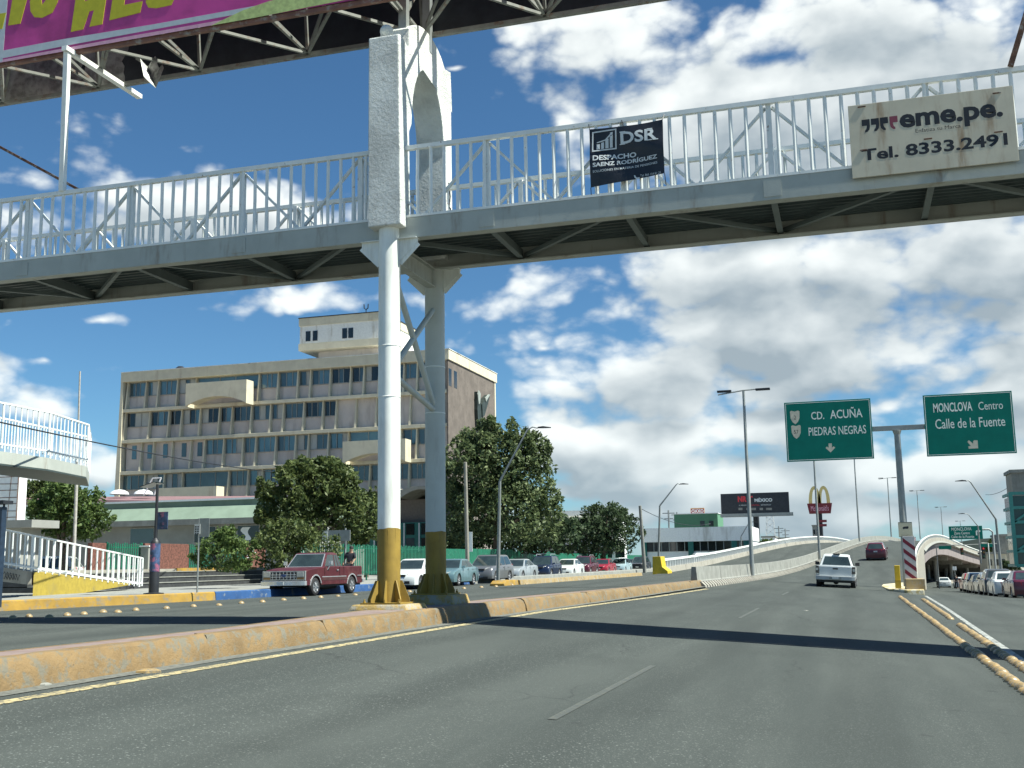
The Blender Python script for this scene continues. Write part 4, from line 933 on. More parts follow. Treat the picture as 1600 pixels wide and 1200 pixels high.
for (p0, p1, m) in ((205+0, 241-0, GLASS), (305, 337, GLASSD), (372, 405, GLASSD), (178, 204, GLASSD)):
    xa, xb = aty(p0, 830, Yh).x, aty(p1, 830, Yh).x; za, zb2 = z(300, 848), z(300, 824)
    if p0 == 178: za, zb2 = z(180, 812), z(180, 798)
    mb = MB(); mb.box(xa-.08, xb+.08, Yh-.06, Yh+.015, za-.08, zb2+.08); wf = mb.build('window', FRAME, gh)
    mb = MB(); mb.box(xa, xb, Yh-.075, Yh-.062, za, zb2); mb.build('pane', m, wf)
mb = MB(); xa = aty(381, 830, Yh).x; mb.loft([[(xa+.2*math.sin(6*t), Yh-.09, z(300, 846)+(z(300, 826)-z(300, 846))*t), (xa+.5+.15*math.cos(5*t), Yh-.09, z(300, 846)+(z(300, 826)-z(300, 846))*t)] for t in np.linspace(0, 1, 8)], closed=False, cap=False); mb.build('torn_curtain', FENCEW, gh)
pk = thing('pink_roof_house', 'low house with faded pink sloping roof behind the green house', 'house', (-56, 78, 0))
a, b = aty(150, 770, 78), aty(345, 778, 78)
mb = MB(); mb.hexa([(a.x-16, 76, 5.6), (b.x+1, 76, 5.6), (b.x+1, 90, 5.6), (a.x-16, 90, 5.6), (a.x-16, 76, a.z), (b.x+1, 76, b.z-.4), (b.x+1, 90, a.z), (a.x-16, 90, a.z+.4)]); mb.build('roof', PINKR, pk)
mb = MB(); mb.box(a.x-16, b.x, 76.5, 90, 0, 5.59); mb.build('wall', GREYW, pk)
for px in (175, 213): v = aty(px, 766, 79); mb = MB(); mb.lathe([(.8, 0), (.7, .2), (.4, .36), (.01, .42)], (v.x, 80, v.z-.3), n=16); mb.build('roof_dome', FENCEW, pk, smooth=60)
v = aty(243, 762, 79); mb = MB(); mb.bar((v.x-1.1, 79, v.z-.6), (v.x-.3, 79, v.z+.8), .08); mb.bar((v.x-.3, 79, v.z+.8), (v.x+.5, 79, v.z+.8), .08); mb.bar((v.x+.5, 79, v.z+.8), (v.x-.1, 79, v.z-.6), .08); mb.build('roof_frame', BRAIL, pk)
# raised plaza with black stone steps
XT = -30.0
st = thing('stepped_wall', 'black stone stepped wall with pale coping beside the pavement', 'wall', (XT, 42, .15))
for k in range(3):
    mb = MB(); mb.box(XT-4.2, XT-.35*k, 36, 62, .29+.24*k, .29+.24*(k+1)-.03); mb.build('step', BLACKST, st)
    mb = MB(); mb.box(XT-.35*k-.35, XT-.35*k+.03, 36, 62.02, .29+.24*(k+1)-.029, .29+.24*(k+1)+.005); mb.build('step_edge', CONC, st)
mb = MB(); mb.box(XT-8, XT-1.06, 36, 61.5, 1.02, 1.13); mb.build('coping', CONCL, st)
mb = MB(); mb.box(XT-1.15, XT-1.0, 47.0, 54.5, 1.0, 1.16); mb.build('yellow_coping', KERBB, st)
XFN = -33.0
bw = thing('brick_wall', 'red brick wall panels between green railings with sprayed graffiti', 'wall', (XFN, 44, 1.1))
def brick(px0, px1, top, m=BRICK):
    a, b = atx(px0, 870, XFN), atx(px1, 870, XFN); mb = MB(); mb.box(XFN-.12, XFN+.12, a.y, b.y, 1.1, top); return mb.build('brick_panel', m, bw, bevel=.01)
brick(223, 292, 2.38); brick(382, 412, 2.45); brick(140, 162, 2.35)
mb = MB()
for k in range(9):
    p = atx(384+random.uniform(0, 20), 872+random.uniform(-16, 12), XFN+.13); mb.tube([p+Vector((0, random.uniform(-.3, .3), random.uniform(-.12, .12))) for _ in range(4)], .018, 4)
for k in range(5):
    p = atx(228+random.uniform(0, 8), 868+random.uniform(-10, 8), XFN+.13); mb.tube([p+Vector((0, random.uniform(-.2, .2), random.uniform(-.15, .15))) for _ in range(4)], .018, 4)
mb.build('graffiti', PANELW, bw)
def bars_fence(name, label, X, y0, y1, z0, z1, step, w, group=None):
    t = thing(name, label, 'fence', (X, (y0+y1)/2, z0), group)
    mb = MB(); mb.box(X-.03, X+.03, y0, y1, z0+.12, z0+.18); mb.box(X-.03, X+.03, y0, y1, z1-.22, z1-.16); y = y0
    while y < y1: mb.box(X+.031, X+.05, y, y+w, z0, z1+.04*math.sin(y*9)); y += step
    mb.build('railing_panel', GREENF, t)
    k = max(1, int((y1-y0)/3))
    for i in range(k+1): yy = y0+(y1-y0)*i/k; mb = MB(); mb.box(X-.07, X+.0, yy-.04, yy+.04, z0-.4, z1+.05); mb.build('post', GREENF, t)
    return t
a, b = atx(165, 870, XFN).y, atx(222, 870, XFN).y; bars_fence('green_railing', 'short green railing left of the brick wall panel', XFN, a+.1, b-.1, 1.12, 2.36, .17, .08)
a, b = atx(293, 870, XFN).y, atx(381, 870, XFN).y; bars_fence('green_railing', 'green railing half hidden by bushes between two brick panels', XFN, a+.1, b-.1, 1.12, 2.36, .17, .08)
XG = -27.0
bars_fence('picket_fence', 'tall bright green picket fence behind the parked maroon pickup', XG, 51, 69.3, .62, 2.32, .24, .13)
gf = thing('sheet_fence', 'long solid green sheet metal fence stepping down behind the parked cars', 'fence', (XG, 100, .2))
y = 69.5; k = 0
while y < 172:
    L = (9.2, 11, 1.2, 13, 16, 17, 18, 20)[k % 8]; h = 2.22-.045*k+(.09 if k % 2 else 0)
    mb = MB(); n = int(L/.3); mb.loft([[(XG+.03*(i % 2), y+L*i/n, .1), (XG+.03*(i % 2), y+L*i/n, h), (XG-.04+.03*(i % 2), y+L*i/n, h), (XG-.04+.03*(i % 2), y+L*i/n, .1)] for i in range(n+1)]); mb.build('sheet_panel', GREENF, gf)
    y += L+.02; k += 1

# ------------------------------------------------------------------ footbridge ramps at far left
def rail(mb, p, q, n, h, r=.022):
    p = Vector(p); q = Vector(q); up = Vector((0, 0, h)); mb.bar(p+up, q+up, .06, .05); mb.bar(p+Vector((0, 0, .12)), q+Vector((0, 0, .12)), .05, .045)
    for i in range(n+1): a = p.lerp(q, i/n); mb.tube([a, a+up], r if i % 6 else r*1.6, 6, cap=False)
la = thing('ramp_landing', 'white railed landing slab of the footbridge ramp high at the left edge', 'ramp', tuple(dp(75, 712, 33)))
P0, P1, P2 = dp(-60, 714, 29.5), dp(75, 711, 33), dp(136, 716, 36)
zt = P1.z; P0.z = P2.z = zt
back = Vector((-2.2, 3.0, 0)); lo = [P0, P1, P2, P2+back, P0+back]
mb = MB(); mb.loft([[p+Vector((0, 0, -.42)) for p in lo], [p+Vector((0, 0, -.08)) for p in lo]]); mb.build('slab', BGREY, la); mb = MB(); mb.loft([[p+Vector((0, 0, -.47)) for p in lo], [p+Vector((0, 0, -.425)) for p in lo]]); mb.build('slab_underside_shade', BDECK, la)  # separate dark sheet below the slab, shade put into its colour
mb = MB(); rail(mb, P0, P1, 14, 1.28, .02); rail(mb, P1, P2, 11, 1.28, .02); rail(mb, P2, P2+back, 12, 1.28, .02); rail(mb, P0+back, P2+back, 20, 1.28, .02); mb.build('railing', FENCEW, la)
lp = P1+back*.9+Vector((-2.5, 0, 0)); mb = MB(); mb.tube([(lp.x, lp.y, 0), (lp.x, lp.y, zt-.5)], .16, 12); mb.build('support_post', CONC, la, smooth=50)
lr = thing('access_ramp', 'lower access ramp with white barred railings on an ochre base wall', 'ramp', tuple(dp(120, 925, 45)))
A = dp(217, 917, 46); Bp = dp(0, 886, 35.6)
dirr = (Bp-A); 
Bq = A+dirr*1.5
mb = MB(); rail(mb, A, Bq, 33, 1.2, .026); rail(mb, A+Vector((-1.2, 1.9, 0)), Bq+Vector((-1.2, 1.9, 0)), 33, 1.2, .026); mb.bar(A, A+Vector((0, 0, 1.2)), .07); mb.build('railing', FENCEW, lr)
nn = Vector((-1.2, 1.9, 0)); e1 = A+dirr*.80
mb = MB(); mb.loft([[A+dirr*.1, A+dirr*.1+nn, A+dirr*.1+nn+Vector((0, 0, .02)), A+dirr*.1+Vector((0, 0, .02))], [Vector((e1.x, e1.y, .1)), Vector((e1.x, e1.y, .1))+nn, e1+nn, e1]]); mb.build('base_wall', YWALL, lr)
e2 = A+dirr*.815
mb = MB(); mb.loft([[Vector((p.x, p.y, p.z-.45)), Vector((p.x, p.y, p.z-.45))+nn, p+nn, p] for p in (e2, Bq)]); mb.build('ramp_slab', CONCL, lr)
g0 = dp(2, 899, 35.6); g1 = dp(24, 903, 36.6)
mb = MB()
for k in range(5): p = g0.lerp(g1, k/5)+Vector((.03, -.03, 0)); mb.tube([p+Vector((0, 0, -.1)), p+Vector((.1, .02, .12)), p+Vector((.18, .04, -.1)), p+Vector((.22, .05, .08))], .014, 4)
mb.build('graffiti', INK, lr)
wbx = thing('blank_hoarding', 'old white sheet hoarding with rusty seams at the left edge', 'hoarding', tuple(dp(5, 815, 50)))
a = dp(-60, 737, 50); b = dp(31, 737, 50); zl = dp(10, 814, 50).z
mb = MB(); mb.box(a.x, b.x, b.y, b.y+.5, zl, b.z); mb.build('sheet', WHITEB, wbx, bevel=.01)
mb = MB()
for k in range(7): zz = zl+(b.z-zl)*(k+.5)/7.2; mb.bar((a.x, b.y-.006, zz+.02*(k % 3)), (b.x-.03, b.y-.006, zz-.03*(k % 2)), .010, .03)
mb.bar((b.x-.04, b.y-.008, zl), (b.x-.04, b.y-.008, b.z), .012, .07); mb.bar((b.x-.55, b.y-.008, zl), (b.x-.42, b.y-.008, b.z), .012, .03); mb.build('seam', RUST, wbx)
mb = MB(); mb.box(a.x, b.x+.5, b.y-.3, b.y+1, 0, zl-.35); mb.box(a.x-1, b.x+1.3, b.y-.6, b.y+1.2, zl-.349, zl-.01); mb.build('plinth', GREYW, wbx)
kk = thing('street_kiosk', 'dark street kiosk with flat cap at the left frame edge', 'kiosk', tuple(dp(0, 925, 30)))
p = dp(-4, 905, 31); zt_ = dp(0, 780, 31).z; mb = MB(); mb.box(p.x-.5, p.x+.11, p.y-.1, p.y+.1, .15, zt_-.2); mb.build('body', mat("kiosk_dark", (.02, .035, .06), .35, var=.2), kk, bevel=.02)
mb = MB(); mb.box(p.x-.6, p.x+.22, p.y-.2, p.y+.2, zt_-.12, zt_-.02); mb.build('cap', BLACKM, kk)
mb = MB(); mb.tube([(p.x+.08, p.y, zt_-.2), (p.x+.08, p.y, zt_-.12)], .03, 6); mb.tube([(p.x-.3, p.y, zt_-.2), (p.x-.3, p.y, zt_-.12)], .03, 6); mb.build('cap_stem', BLACKM, kk)

# ------------------------------------------------------------------ poles, lamps, small signs on the left
def pole_thing(name, label, cat, pts, r, m, group=None, n=10):
    mb = MB(); mb.tube(pts, r, n); return tag(mb.build(name, m, smooth=50), label, cat, group)
a, b = dp(117, 848, 52), dp(125, 580, 52); m_ = a.lerp(b, .45); a.z = .15
pole_thing('tall_pole', 'tall thin rusting pole rising behind the white landing', 'pole', [a, m_, m_+Vector((0, 0, .01)), b], [.085, .075, .05, .04], mat("pole_rusty", (.42, .40, .36), .7, var=.2, dirt=(.25, .12, .07), dirt_scale=.8, streak=True))
sl = thing('solar_lamp', 'black street post with small solar panel and banner on a wrapped base', 'street lamp', tuple(gp(240, 928, .30)))
p = gp(240, 928, .30); q = dp(247, 757, 36.5); d_ = math.hypot(p.x, p.y); hz_ = atx(247, 757, p.x).z
mb = MB(); mb.tube([(p.x, p.y, .30), (p.x, p.y, hz_)], [.07, .05], 10); mb.build('pole', BLACKM, sl, smooth=50)
mb = MB(); mb.lathe([(.34, 0), (.34, .03), (.17, .05), (.17, 1.75), (.12, 1.82), (.05, 1.9)], (p.x, p.y, .30), n=18); mb.build('base_sleeve', BLACKM, sl, smooth=40)
WRAP = mat("wrap_poster", (.04, .07, .14), .4, var=.9, scale=2.2, dirt=(.30, .10, .16), dirt_scale=3, dirt_lo=.5, dirt_hi=.58)
mb = MB(); mb.lathe([(.175, .75), (.175, 1.7)], (p.x, p.y, .30), n=18); mb.build('poster_wrap', WRAP, sl, smooth=40)
mb = MB(); mb.hexa([(p.x-.5, p.y-.3, hz_-.1), (p.x+.05, p.y-.3, hz_+.05), (p.x+.05, p.y+.3, hz_+.05), (p.x-.5, p.y+.3, hz_-.1), (p.x-.5, p.y-.3, hz_-.07), (p.x+.05, p.y-.3, hz_+.08), (p.x+.05, p.y+.3, hz_+.08), (p.x-.5, p.y+.3, hz_-.07)]); mb.build('solar_panel', GLASSD, sl)
mb = MB(); mb.box(p.x+.06, p.x+.46, p.y-.01, p.y+.01, hz_-1.55, hz_-.95); mb.build('pennant', WRAP, sl)
tb = thing('utility_cabinet', 'narrow grey cabinet with sprayed front beside the solar lamp', 'cabinet', (-32.4, 42, 1.12))
pa, pb = atx(229, 870, -32.5), atx(241, 870, -32.5); mb = MB(); mb.box(-32.85, -32.4, pa.y, pb.y, 1.12, 2.2); tbb = mb.build('body', GREYW, tb, bevel=.02); mb = MB(); mb.box(-32.9, -32.35, pa.y-.05, pb.y+.05, 2.201, 2.26); mb.build('lid', WHITEB, tb)
mb = MB(); mb.tube([Vector((-32.39, pa.y+(pb.y-pa.y)*a_, b_)) for a_, b_ in ((.2, 1.3), (.7, 1.5), (.3, 1.7), (.8, 1.9), (.3, 2.05))], .03, 4); mb.build('graffiti', PANELW, tbb)
ps = thing('parking_sign', 'grey post with white parking notice and blank grey plate', 'sign', tuple(gp(308, 926, .30)))
p = gp(308, 926, .30); zt_ = atx(312, 810, p.x).z
mb = MB(); mb.tube([(p.x, p.y, .30), (p.x, p.y, zt_)], .03, 8); mb.build('post', GALV, ps, smooth=50)
mb = MB(); mb.box(p.x+.03, p.x+.42, p.y-.02, p.y-.005, zt_-.65, zt_); mb.build('plate', GALV, ps)
mb = MB(); mb.box(p.x-.16, p.x+.07, p.y-.045, p.y-.031, zt_-.55, zt_-.2); pl = mb.build('notice', PLATE, ps)
F_ = facing(p.y-.045); polys(F_, [[(p.x-.13+.09*i, zt_-.27-.08*j-.05), (p.x-.13+.09*i+.06, zt_-.27-.08*j-.05), (p.x-.13+.09*i+.06, zt_-.27-.08*j), (p.x-.13+.09*i, zt_-.27-.08*j)] for i in range(2) for j in range(4)], 'lettering', INK, pl)
bsg = thing('grey_signboard', 'blank grey board on two posts above the picket fence', 'sign', tuple(dp(535, 905, 58)))
a, b = dp(504, 829, 58), dp(554, 845, 58); mb = MB(); mb.box(a.x, b.x, a.y, a.y+.05, b.z, a.z); mb.build('board', GALV, bsg)
mb = MB(); mb.box(a.x+.0, a.x+.3, a.y-.02, a.y-.002, b.z+.05, a.z-.05); mb.build('notice', PLATE, bsg)
for px in (513, 545): v = dp(px, 850, 58); mb = MB(); mb.tube([(v.x, a.y+.09, .15), (v.x, a.y+.09, a.z+.1)], .05, 8); mb.build('post', GALV, bsg, smooth=50)
def bent_lamp(label, base, elbow, tip, head, grp, r=.085, m=GALV):
    t = thing('street_lamp', label, 'street lamp', tuple(base), grp)
    mb = MB(); mb.tube([base, elbow], [r*1.25, r*.9], 10); mb.build('pole', m, t, smooth=50)
    mb = MB(); mb.tube([elbow, tip, tip.lerp(head, .5)+Vector((0, 0, .12)), head], [r*.8, r*.55, r*.45, r*.4], 8); mb.build('arm', POLE, t, smooth=50)
    d = (head-tip); d.z = 0; d.normalize(); n = Vector((-d.y, d.x, 0))*.12
    mb = MB(); mb.loft([[head+n*.6, head-n*.6, head-n*.6+Vector((0, 0, .07)), head+n*.6+Vector((0, 0, .07))], [head+d*.3+n, head+d*.3-n, head+d*.3-n+Vector((0, 0, .10)), head+d*.3+n+Vector((0, 0, .10))], [head+d*.75+n*.5, head+d*.75-n*.5, head+d*.75-n*.5+Vector((0, 0, .04)), head+d*.75+n*.5+Vector((0, 0, .04))]]); mb.build('lamp_head', BLACKM, t)
    return t
GL = 'bent arm street lamps'
bent_lamp('bent arm street lamp in front of the tall leafy tree', Vector(dp(778, 905, 62).xy.to_3d()), dp(781, 752, 62), dp(824, 672, 62), dp(840, 669, 62), GL)
b_ = dp(1028, 885, 95); b_.z = 0; bent_lamp('bent arm street lamp before the white flat roofed shop', b_, dp(1031, 790, 95), dp(1056, 758, 95), dp(1062, 757, 95), GL)
b_ = dp(1157, 870, 140); b_.z = 0; bent_lamp('small distant bent lamp at the end of the white shop', b_, dp(1158, 838, 140), dp(1170, 817, 140), dp(1175, 816, 140), GL)
b_ = dp(1564, 890, 78); bent_lamp('bent arm street lamp beside the parked cars at right', b_, dp(1556, 811, 78), dp(1517, 754, 78), dp(1509, 752, 78), GL, m=POLE)
b_ = dp(1533, 880, 130); bent_lamp('far bent arm lamp behind the small green road sign', b_, dp(1528, 822, 130), dp(1514, 805, 130), dp(1507, 803, 130), GL, m=POLE)
a, b = dp(731, 905, 68), dp(727, 722, 68); a.z = 0; pole_thing('concrete_pole', 'plain pale concrete post against the green fence', 'pole', [a, b], [.13, .10], CONCL)
t_ = dp(733, 845, 67.5); mb = MB(); mb.box(t_.x, t_.x+.2, t_.y, t_.y+.03, dp(735, 862, 67.5).z, dp(735, 831, 67.5).z); tag(mb.build('notice_plate', WHITEB), 'narrow white notice plate hung on the concrete post', 'sign')
a, b = dp(1007, 880, 112), dp(1000, 790, 112); a.z = 0; pole_thing('utility_pole', 'leaning grey utility pole left of the white shop', 'pole', [a, b], [.2, .15], CONC)
a, b = dp(1003, 870, 120), dp(1004, 810, 120); 
def cable(label, p, q, sag, r=.018):
    p = Vector(p); q = Vector(q); mb = MB(); mb.tube([p.lerp(q, i/16)-Vector((0, 0, sag*4*(i/16)*(1-i/16))) for i in range(17)], r, 5); return tag(mb.build('cable', BLACKM), label, 'cable')
cable('black cable drooping across the left end of the office building', dp(-40, 651, 28), dp(480, 742, 70), .25, .022)
cable('thin grey cable hanging in the sky at the right edge', dp(1540, 773, 150), dp(1640, 690, 90), 1.2, .03)
cable('thin wire running from the utility pole to the white shop', dp(1002, 795, 112), dp(1110, 818, 150), .8, .03)

# ------------------------------------------------------------------ double arm lamps along the dividing barrier
def tlamp(label, base, h, arm):
    t = thing('median_lamp', label, 'street lamp', tuple(base), 'tall double arm lamps along the overpass')
    mb = MB(); mb.tube([base, base+Vector((0, 0, h))], [.13, .075], 10); mb.build('pole', GALV, t, smooth=50)
    top = base+Vector((0, 0, h))
    mb = MB(); mb.tube([top+Vector((-arm, -.1, -.15)), top+Vector((0, 0, .05)), top+Vector((arm, .1, .12))], .045, 6); mb.build('arm', POLE, t)
    for sx in (-1, 1):
        c = top+Vector((sx*arm*.75, 0, .02)); mb = MB(); mb.box(c.x-.42, c.x+.42, c.y-.13, c.y+.13, c.z-.03, c.z+.09); mb.build('lamp_head', BLACKM, t, bevel=.02)
    return t
p = dp(1176, 905, 64); tlamp('nearest tall double arm lamp standing against the dividing barrier', p, 11.0, 1.5)
def tl(px, py, top, d, lab): p = dp(px, py, d); tlamp(lab, p, dp(px, top, d).z-p.z, 1.5)
tl(1281, 875, 682, 104, 'tall lamp rising behind the left green road sign and arches')
tl(1343, 846, 700, 150, 'tall lamp seen between the green signs above the ramp crest')
tl(1393, 842, 746, 196, 'tall double arm lamp at the crest just left of the sign mast')
tl(1438, 842, 766, 240, 'far double arm lamp just right of the sign mast')
tl(1474, 845, 792, 300, 'distant double arm lamp above the overpass curve')
tl(1503, 850, 814, 360, 'most distant tiny double arm lamp above the overpass')

# ------------------------------------------------------------------ gantry with green direction signs
G0 = dp(1418, 912, 61); YG = 65.0; zG = gz(2.9, YG)
gt = thing('sign_gantry', 'grey steel T mast carrying the two large green direction signs', 'sign mast', (2.9, YG, zG))
ztop = aty(1403, 668, YG).z
mb = MB(); mb.tube([(2.9, YG, zG+.2), (2.9, YG, ztop-.15)], [.22, .16], 16); mb.build('mast', GALV, gt, smooth=50)
mb = MB(); mb.box(1.6, 4.4, YG-.12, YG+.12, ztop-.15, ztop+.11); mb.build('cross_arm', GALV, gt, bevel=.01)
mb = MB(); mb.lathe([(.165, -.3), (.24, -.08), (.24, -.06), (.165, -.05)], (2.9, YG, ztop-.1), n=12); mb.build('collar', GALV, gt)
def gsign(label, pxl, pxr, top, bot, Y):
    tl_, br = aty(pxl, top, Y), aty(pxr, bot, Y); t = thing('direction_sign', label, 'road sign', ((tl_.x+br.x)/2, Y, br.z), 'large green direction signs')
    mb = MB(); mb.box(tl_.x, br.x, Y-.03, Y+.03, br.z, tl_.z); fc = mb.build('panel', SGREEN, t, bevel=.008)
    F_ = facing(Y-.03); a, b, c, d = tl_.x+.06, br.x-.06, br.z+.06, tl_.z-.06; w = .03
    polys(F_, [[(a, c), (b, c), (b, c+w), (a, c+w)], [(a, d-w), (b, d-w), (b, d), (a, d)], [(a, c+w), (a+w, c+w), (a+w, d-w), (a, d-w)], [(b-w, c+w), (b, c+w), (b, d-w), (b-w, d-w)]], 'border', SWHITE, fc)
    mb = MB()
    for k in range(3): zz = br.z+(tl_.z-br.z)*(.2+.3*k); mb.box(tl_.x+.2, br.x-.2, Y+.031, Y+.09, zz-.04, zz+.04)
    mb.build('back_rib', GALV, t)
    return fc, F_, tl_, br
YS_ = YG-.25
fc, F_, tl_, br = gsign('green sign reading Cd. Acuña and Piedras Negras with downward arrow', 1225, 1366, 629.5, 716.5, YS_)
W_, H_ = br.x-tl_.x, tl_.z-br.z
uv = lambda u, v: (tl_.x+W_*u, br.z+H_*v)
def gl(t, u0, u1, v0, v1, bold=.0): a = uv(u0, v0); b = uv(u1, v1); letters(t, a[0], b[0], a[1], b[1], F_, 'lettering', SWHITE, fc, bold=bold)
gl('CD.', .31, .46, .69, .82, .01); gl('ACUÑA', .53, .90, .69, .87, .01); gl('PIEDRAS NEGRAS', .27, .93, .42, .56, .005)
sh = lambda cx, cz, r: [(cx+W_*a*r, cz+H_*b*r) for a, b in ((-.07, .12), (-.05, .14), (0, .12), (.05, .14), (.07, .12), (.065, -.02), (.04, -.10), (0, -.15), (-.04, -.10), (-.065, -.02))]
u = uv(.12, .745); v = uv(.125, .50); SCREAM = mat("sign_shield", (.60, .56, .44), .55, var=.12, scale=6)
polys(F_, [sh(u[0], u[1], .8), sh(v[0], v[1], .8)], 'route_shield', SCREAM, fc)
F2 = facing(YS_-.037); letters('57', v[0]-.12, v[0]+.12, v[1]-.12, v[1]+.1, F2, 'lettering', INK, fc); letters('2', u[0]-.05, u[0]+.05, u[1]-.13, u[1]+.1, F2, 'lettering', INK, fc)
c = uv(.51, .2); polys(F_, [[(c[0]-.09, c[1]+.27), (c[0]+.09, c[1]+.27), (c[0]+.09, c[1]+.03), (c[0]+.19, c[1]+.10), (c[0]+.26, c[1]+.02), (c[0], c[1]-.24), (c[0]-.26, c[1]+.02), (c[0]-.19, c[1]+.10), (c[0]-.09, c[1]+.03)]], 'arrow', SCREAM, fc)
fc, F_, tl_, br = gsign('green sign reading Monclova Centro and Calle de la Fuente with slanted arrow', 1441.5, 1589, 618, 708, YS_)
W_, H_ = br.x-tl_.x, tl_.z-br.z
gl('MONCLOVA', .11, .55, .71, .86, .02); gl('Centro', .62, .89, .715, .845); gl('Calle de la Fuente', .12, .90, .44, .60, .005)
c = uv(.52, .15); sc = .28
polys(F_, [[(c[0]+sc*x, c[1]+sc*y) for x, y in ((-.9, .75), (-.6, 1.05), (.1, .35), (.15, .85), (.4, 1.0), (.95, .95), (.95, -.6), (-.75, -.6), (-.8, -.15), (-.35, -.05))]], 'arrow', SCREAM, fc)
# mast foot: striped marker, camera notice, island
isl = thing('traffic_island', 'concrete nose of the island with yellow and white painted kerb', 'kerb', (2.4, 62, zG))
KW = worn_paint("kerb_white_yellow", (.60, .57, .45), (.45, .33, .10), .44, .58, 2.5)
mb = MB(); zz = zG-.02; mb.prism([(1.75, 59.6), (2.5, 57.6), (3.3, 57.7), (3.55, 62), (3.6, 76), (2.0, 76), (1.55, 66)], zz-.4, zz+.34, 'xy'); mb.build('kerb_body', KW, isl, bevel=.04)
mb = MB(); mb.box(2.52, 3.42, YG-6.6, YG-5.2, zz+.281, zz+.85); mb.build('footing', worn_paint("footing", (.33, .25, .13), (.33, .29, .24), .48, .6, 3), isl, bevel=.03)
pst = thing('crash_post', 'short yellow painted post at the tip of the traffic island', 'bollard', (2.25, 60.4, zz+.28))
a = dp(1404, 912, 58); mb = MB(); mb.box(2.10, 2.36, 60.2, 60.45, zz+.281, dp(1404, 883, 58).z); mb.build('post', YELLOWP, pst, bevel=.02)
mb = MB(); mb.box(2.09, 2.37, 60.19, 60.46, zz+.28, zz+.75); mb.build('worn_foot', YWALL, pst)
mk = thing('hazard_marker', 'red and white diagonally striped marker board around the mast foot', 'marker', (2.9, 60.2, zz+.85))
Ym = YG-6.0; a, b = aty(1410, 838, Ym), aty(1427, 906, Ym); x0, x1, z0, z1 = a.x, b.x+.02, b.z, a.z
x1 = x0+.56
mb = MB(); mb.box(x0, x1, Ym-.02, Ym+.3, z0, z1); mb.build('board', mat("stripe_white", (.55, .52, .5), .55, var=.08), mk, bevel=.01)
F_ = facing(Ym-.02); ln = []
hh = (z1-z0)/4.2
for k in range(4):
    zb_ = z1-hh*(k+.55); ln.append([(x0, zb_), (x1, zb_-.42*hh-.25), (x1, zb_-.25), (x0, zb_+.42*hh)])
polys(F_, ln, 'stripe', REDS, mk)
cn = thing('camera_notice', 'cream notice with a camera symbol strapped to the sign mast', 'sign', (2.9, YG-.4, 2.2))
Yc = YG-.3; a, b = aty(1403, 816, Yc), aty(1426.5, 838.5, Yc)
mb = MB(); mb.box(a.x, b.x, Yc-.015, Yc+.015, b.z, a.z); fc = mb.build('plate', mat("notice_cream", (.50, .48, .36), .6, var=.06), cn)
F_ = facing(Yc-.015); cx, cz, s_ = (a.x+b.x)/2, (a.z+b.z)/2+.08, (b.x-a.x)
polys(F_, [[(cx-.2*s_, cz+.02*s_), (cx-.12*s_, cz+.10*s_), (cx+.22*s_, cz+.12*s_), (cx+.24*s_, cz), (cx+.16*s_, cz-.07*s_), (cx-.05*s_, cz-.05*s_), (cx-.15*s_, cz-.09*s_)]], 'symbol', INK, fc)
letters('Videovigilancia', cx-.34*s_, cx+.36*s_, b.z+.08*s_, b.z+.17*s_, F_, 'lettering', INK, fc)
polys(F_, [[(a.x+.01, b.z+.01), (b.x-.01, b.z+.01), (b.x-.01, b.z+.03), (a.x+.01, b.z+.03)], [(a.x+.01, a.z-.03), (b.x-.01, a.z-.03), (b.x-.01, a.z-.01), (a.x+.01, a.z-.01)]], 'border', INK, fc)

# ------------------------------------------------------------------ commercial buildings beyond the ramp
ws = thing('white_shop', 'long white shop with green pillars, dark glazing and flat roof', 'building', tuple(dp(1080, 870, 150)))
Yw = 150.0; aw = lambda px, py: aty(px, py, Yw)
x0, x1 = aw(1003, 850).x, aw(1174, 850).x; zr, zf, zg2, zs = aw(1080, 824).z, aw(1080, 846).z, aw(1080, 861).z, aw(1080, 872).z
mb = MB(); mb.box(x0, x1, Yw, Yw+14, zf, zr); mb.build('fascia', WHITEB, ws); mb = MB(); mb.box(x0+.1, x1-.1, Yw+.5, Yw+14, -1, zf-.01); mb.build('wall', WHITEB, ws)
mb = MB(); mb.box(x0+.2, x1-.2, Yw+.40, Yw+.49, zg2, zf-.02); gl_ = mb.build('glazing', GLASSD, ws)
for i in range(14): xx = x0+(x1-x0)*(i+.5)/14; mb = MB(); mb.box(xx-.05, xx+.05, Yw+.36, Yw+.399, zg2, zf-.02); mb.build('mullion', GALV, gl_)
for px in (1006, 1079, 1147, 1166): v = aw(px, 850); mb = MB(); mb.box(v.x-.35, v.x+.35, Yw+.1, Yw+.35, -1, zf-.012); mb.build('pillar', TEAL, ws)
ub = thing('green_upper_block', 'plain green upper block with two dark openings behind the white shop', 'building', tuple(dp(1090, 822, 175)))
Yu = 178.; a, b = aty(1053, 804, Yu), aty(1122, 826, Yu); mb = MB(); mb.box(a.x, b.x, Yu, Yu+8, 0, a.z); mb.build('wall', mat("block_green", (.10, .25, .15), .8, var=.06), ub)
for p0, p1 in ((1094, 1101), (1108, 1115)): mb = MB(); mb.box(aty(p0, 818, Yu).x, aty(p1, 818, Yu).x, Yu-.05, Yu-.002, aty(p0, 822, Yu).z, aty(p0, 814, Yu).z); mb.build('opening', GLASSD, ub)
mb = MB(); mb.box(a.x-.1, b.x+.1, Yu-.1, Yu+8.1, a.z+.001, a.z+.12); mb.build('roof_edge', FENCEW, ub)
ox = thing('shop_sign', 'small cream and red shop sign standing on the green block roof', 'sign', tuple(dp(1090, 804, 180)))
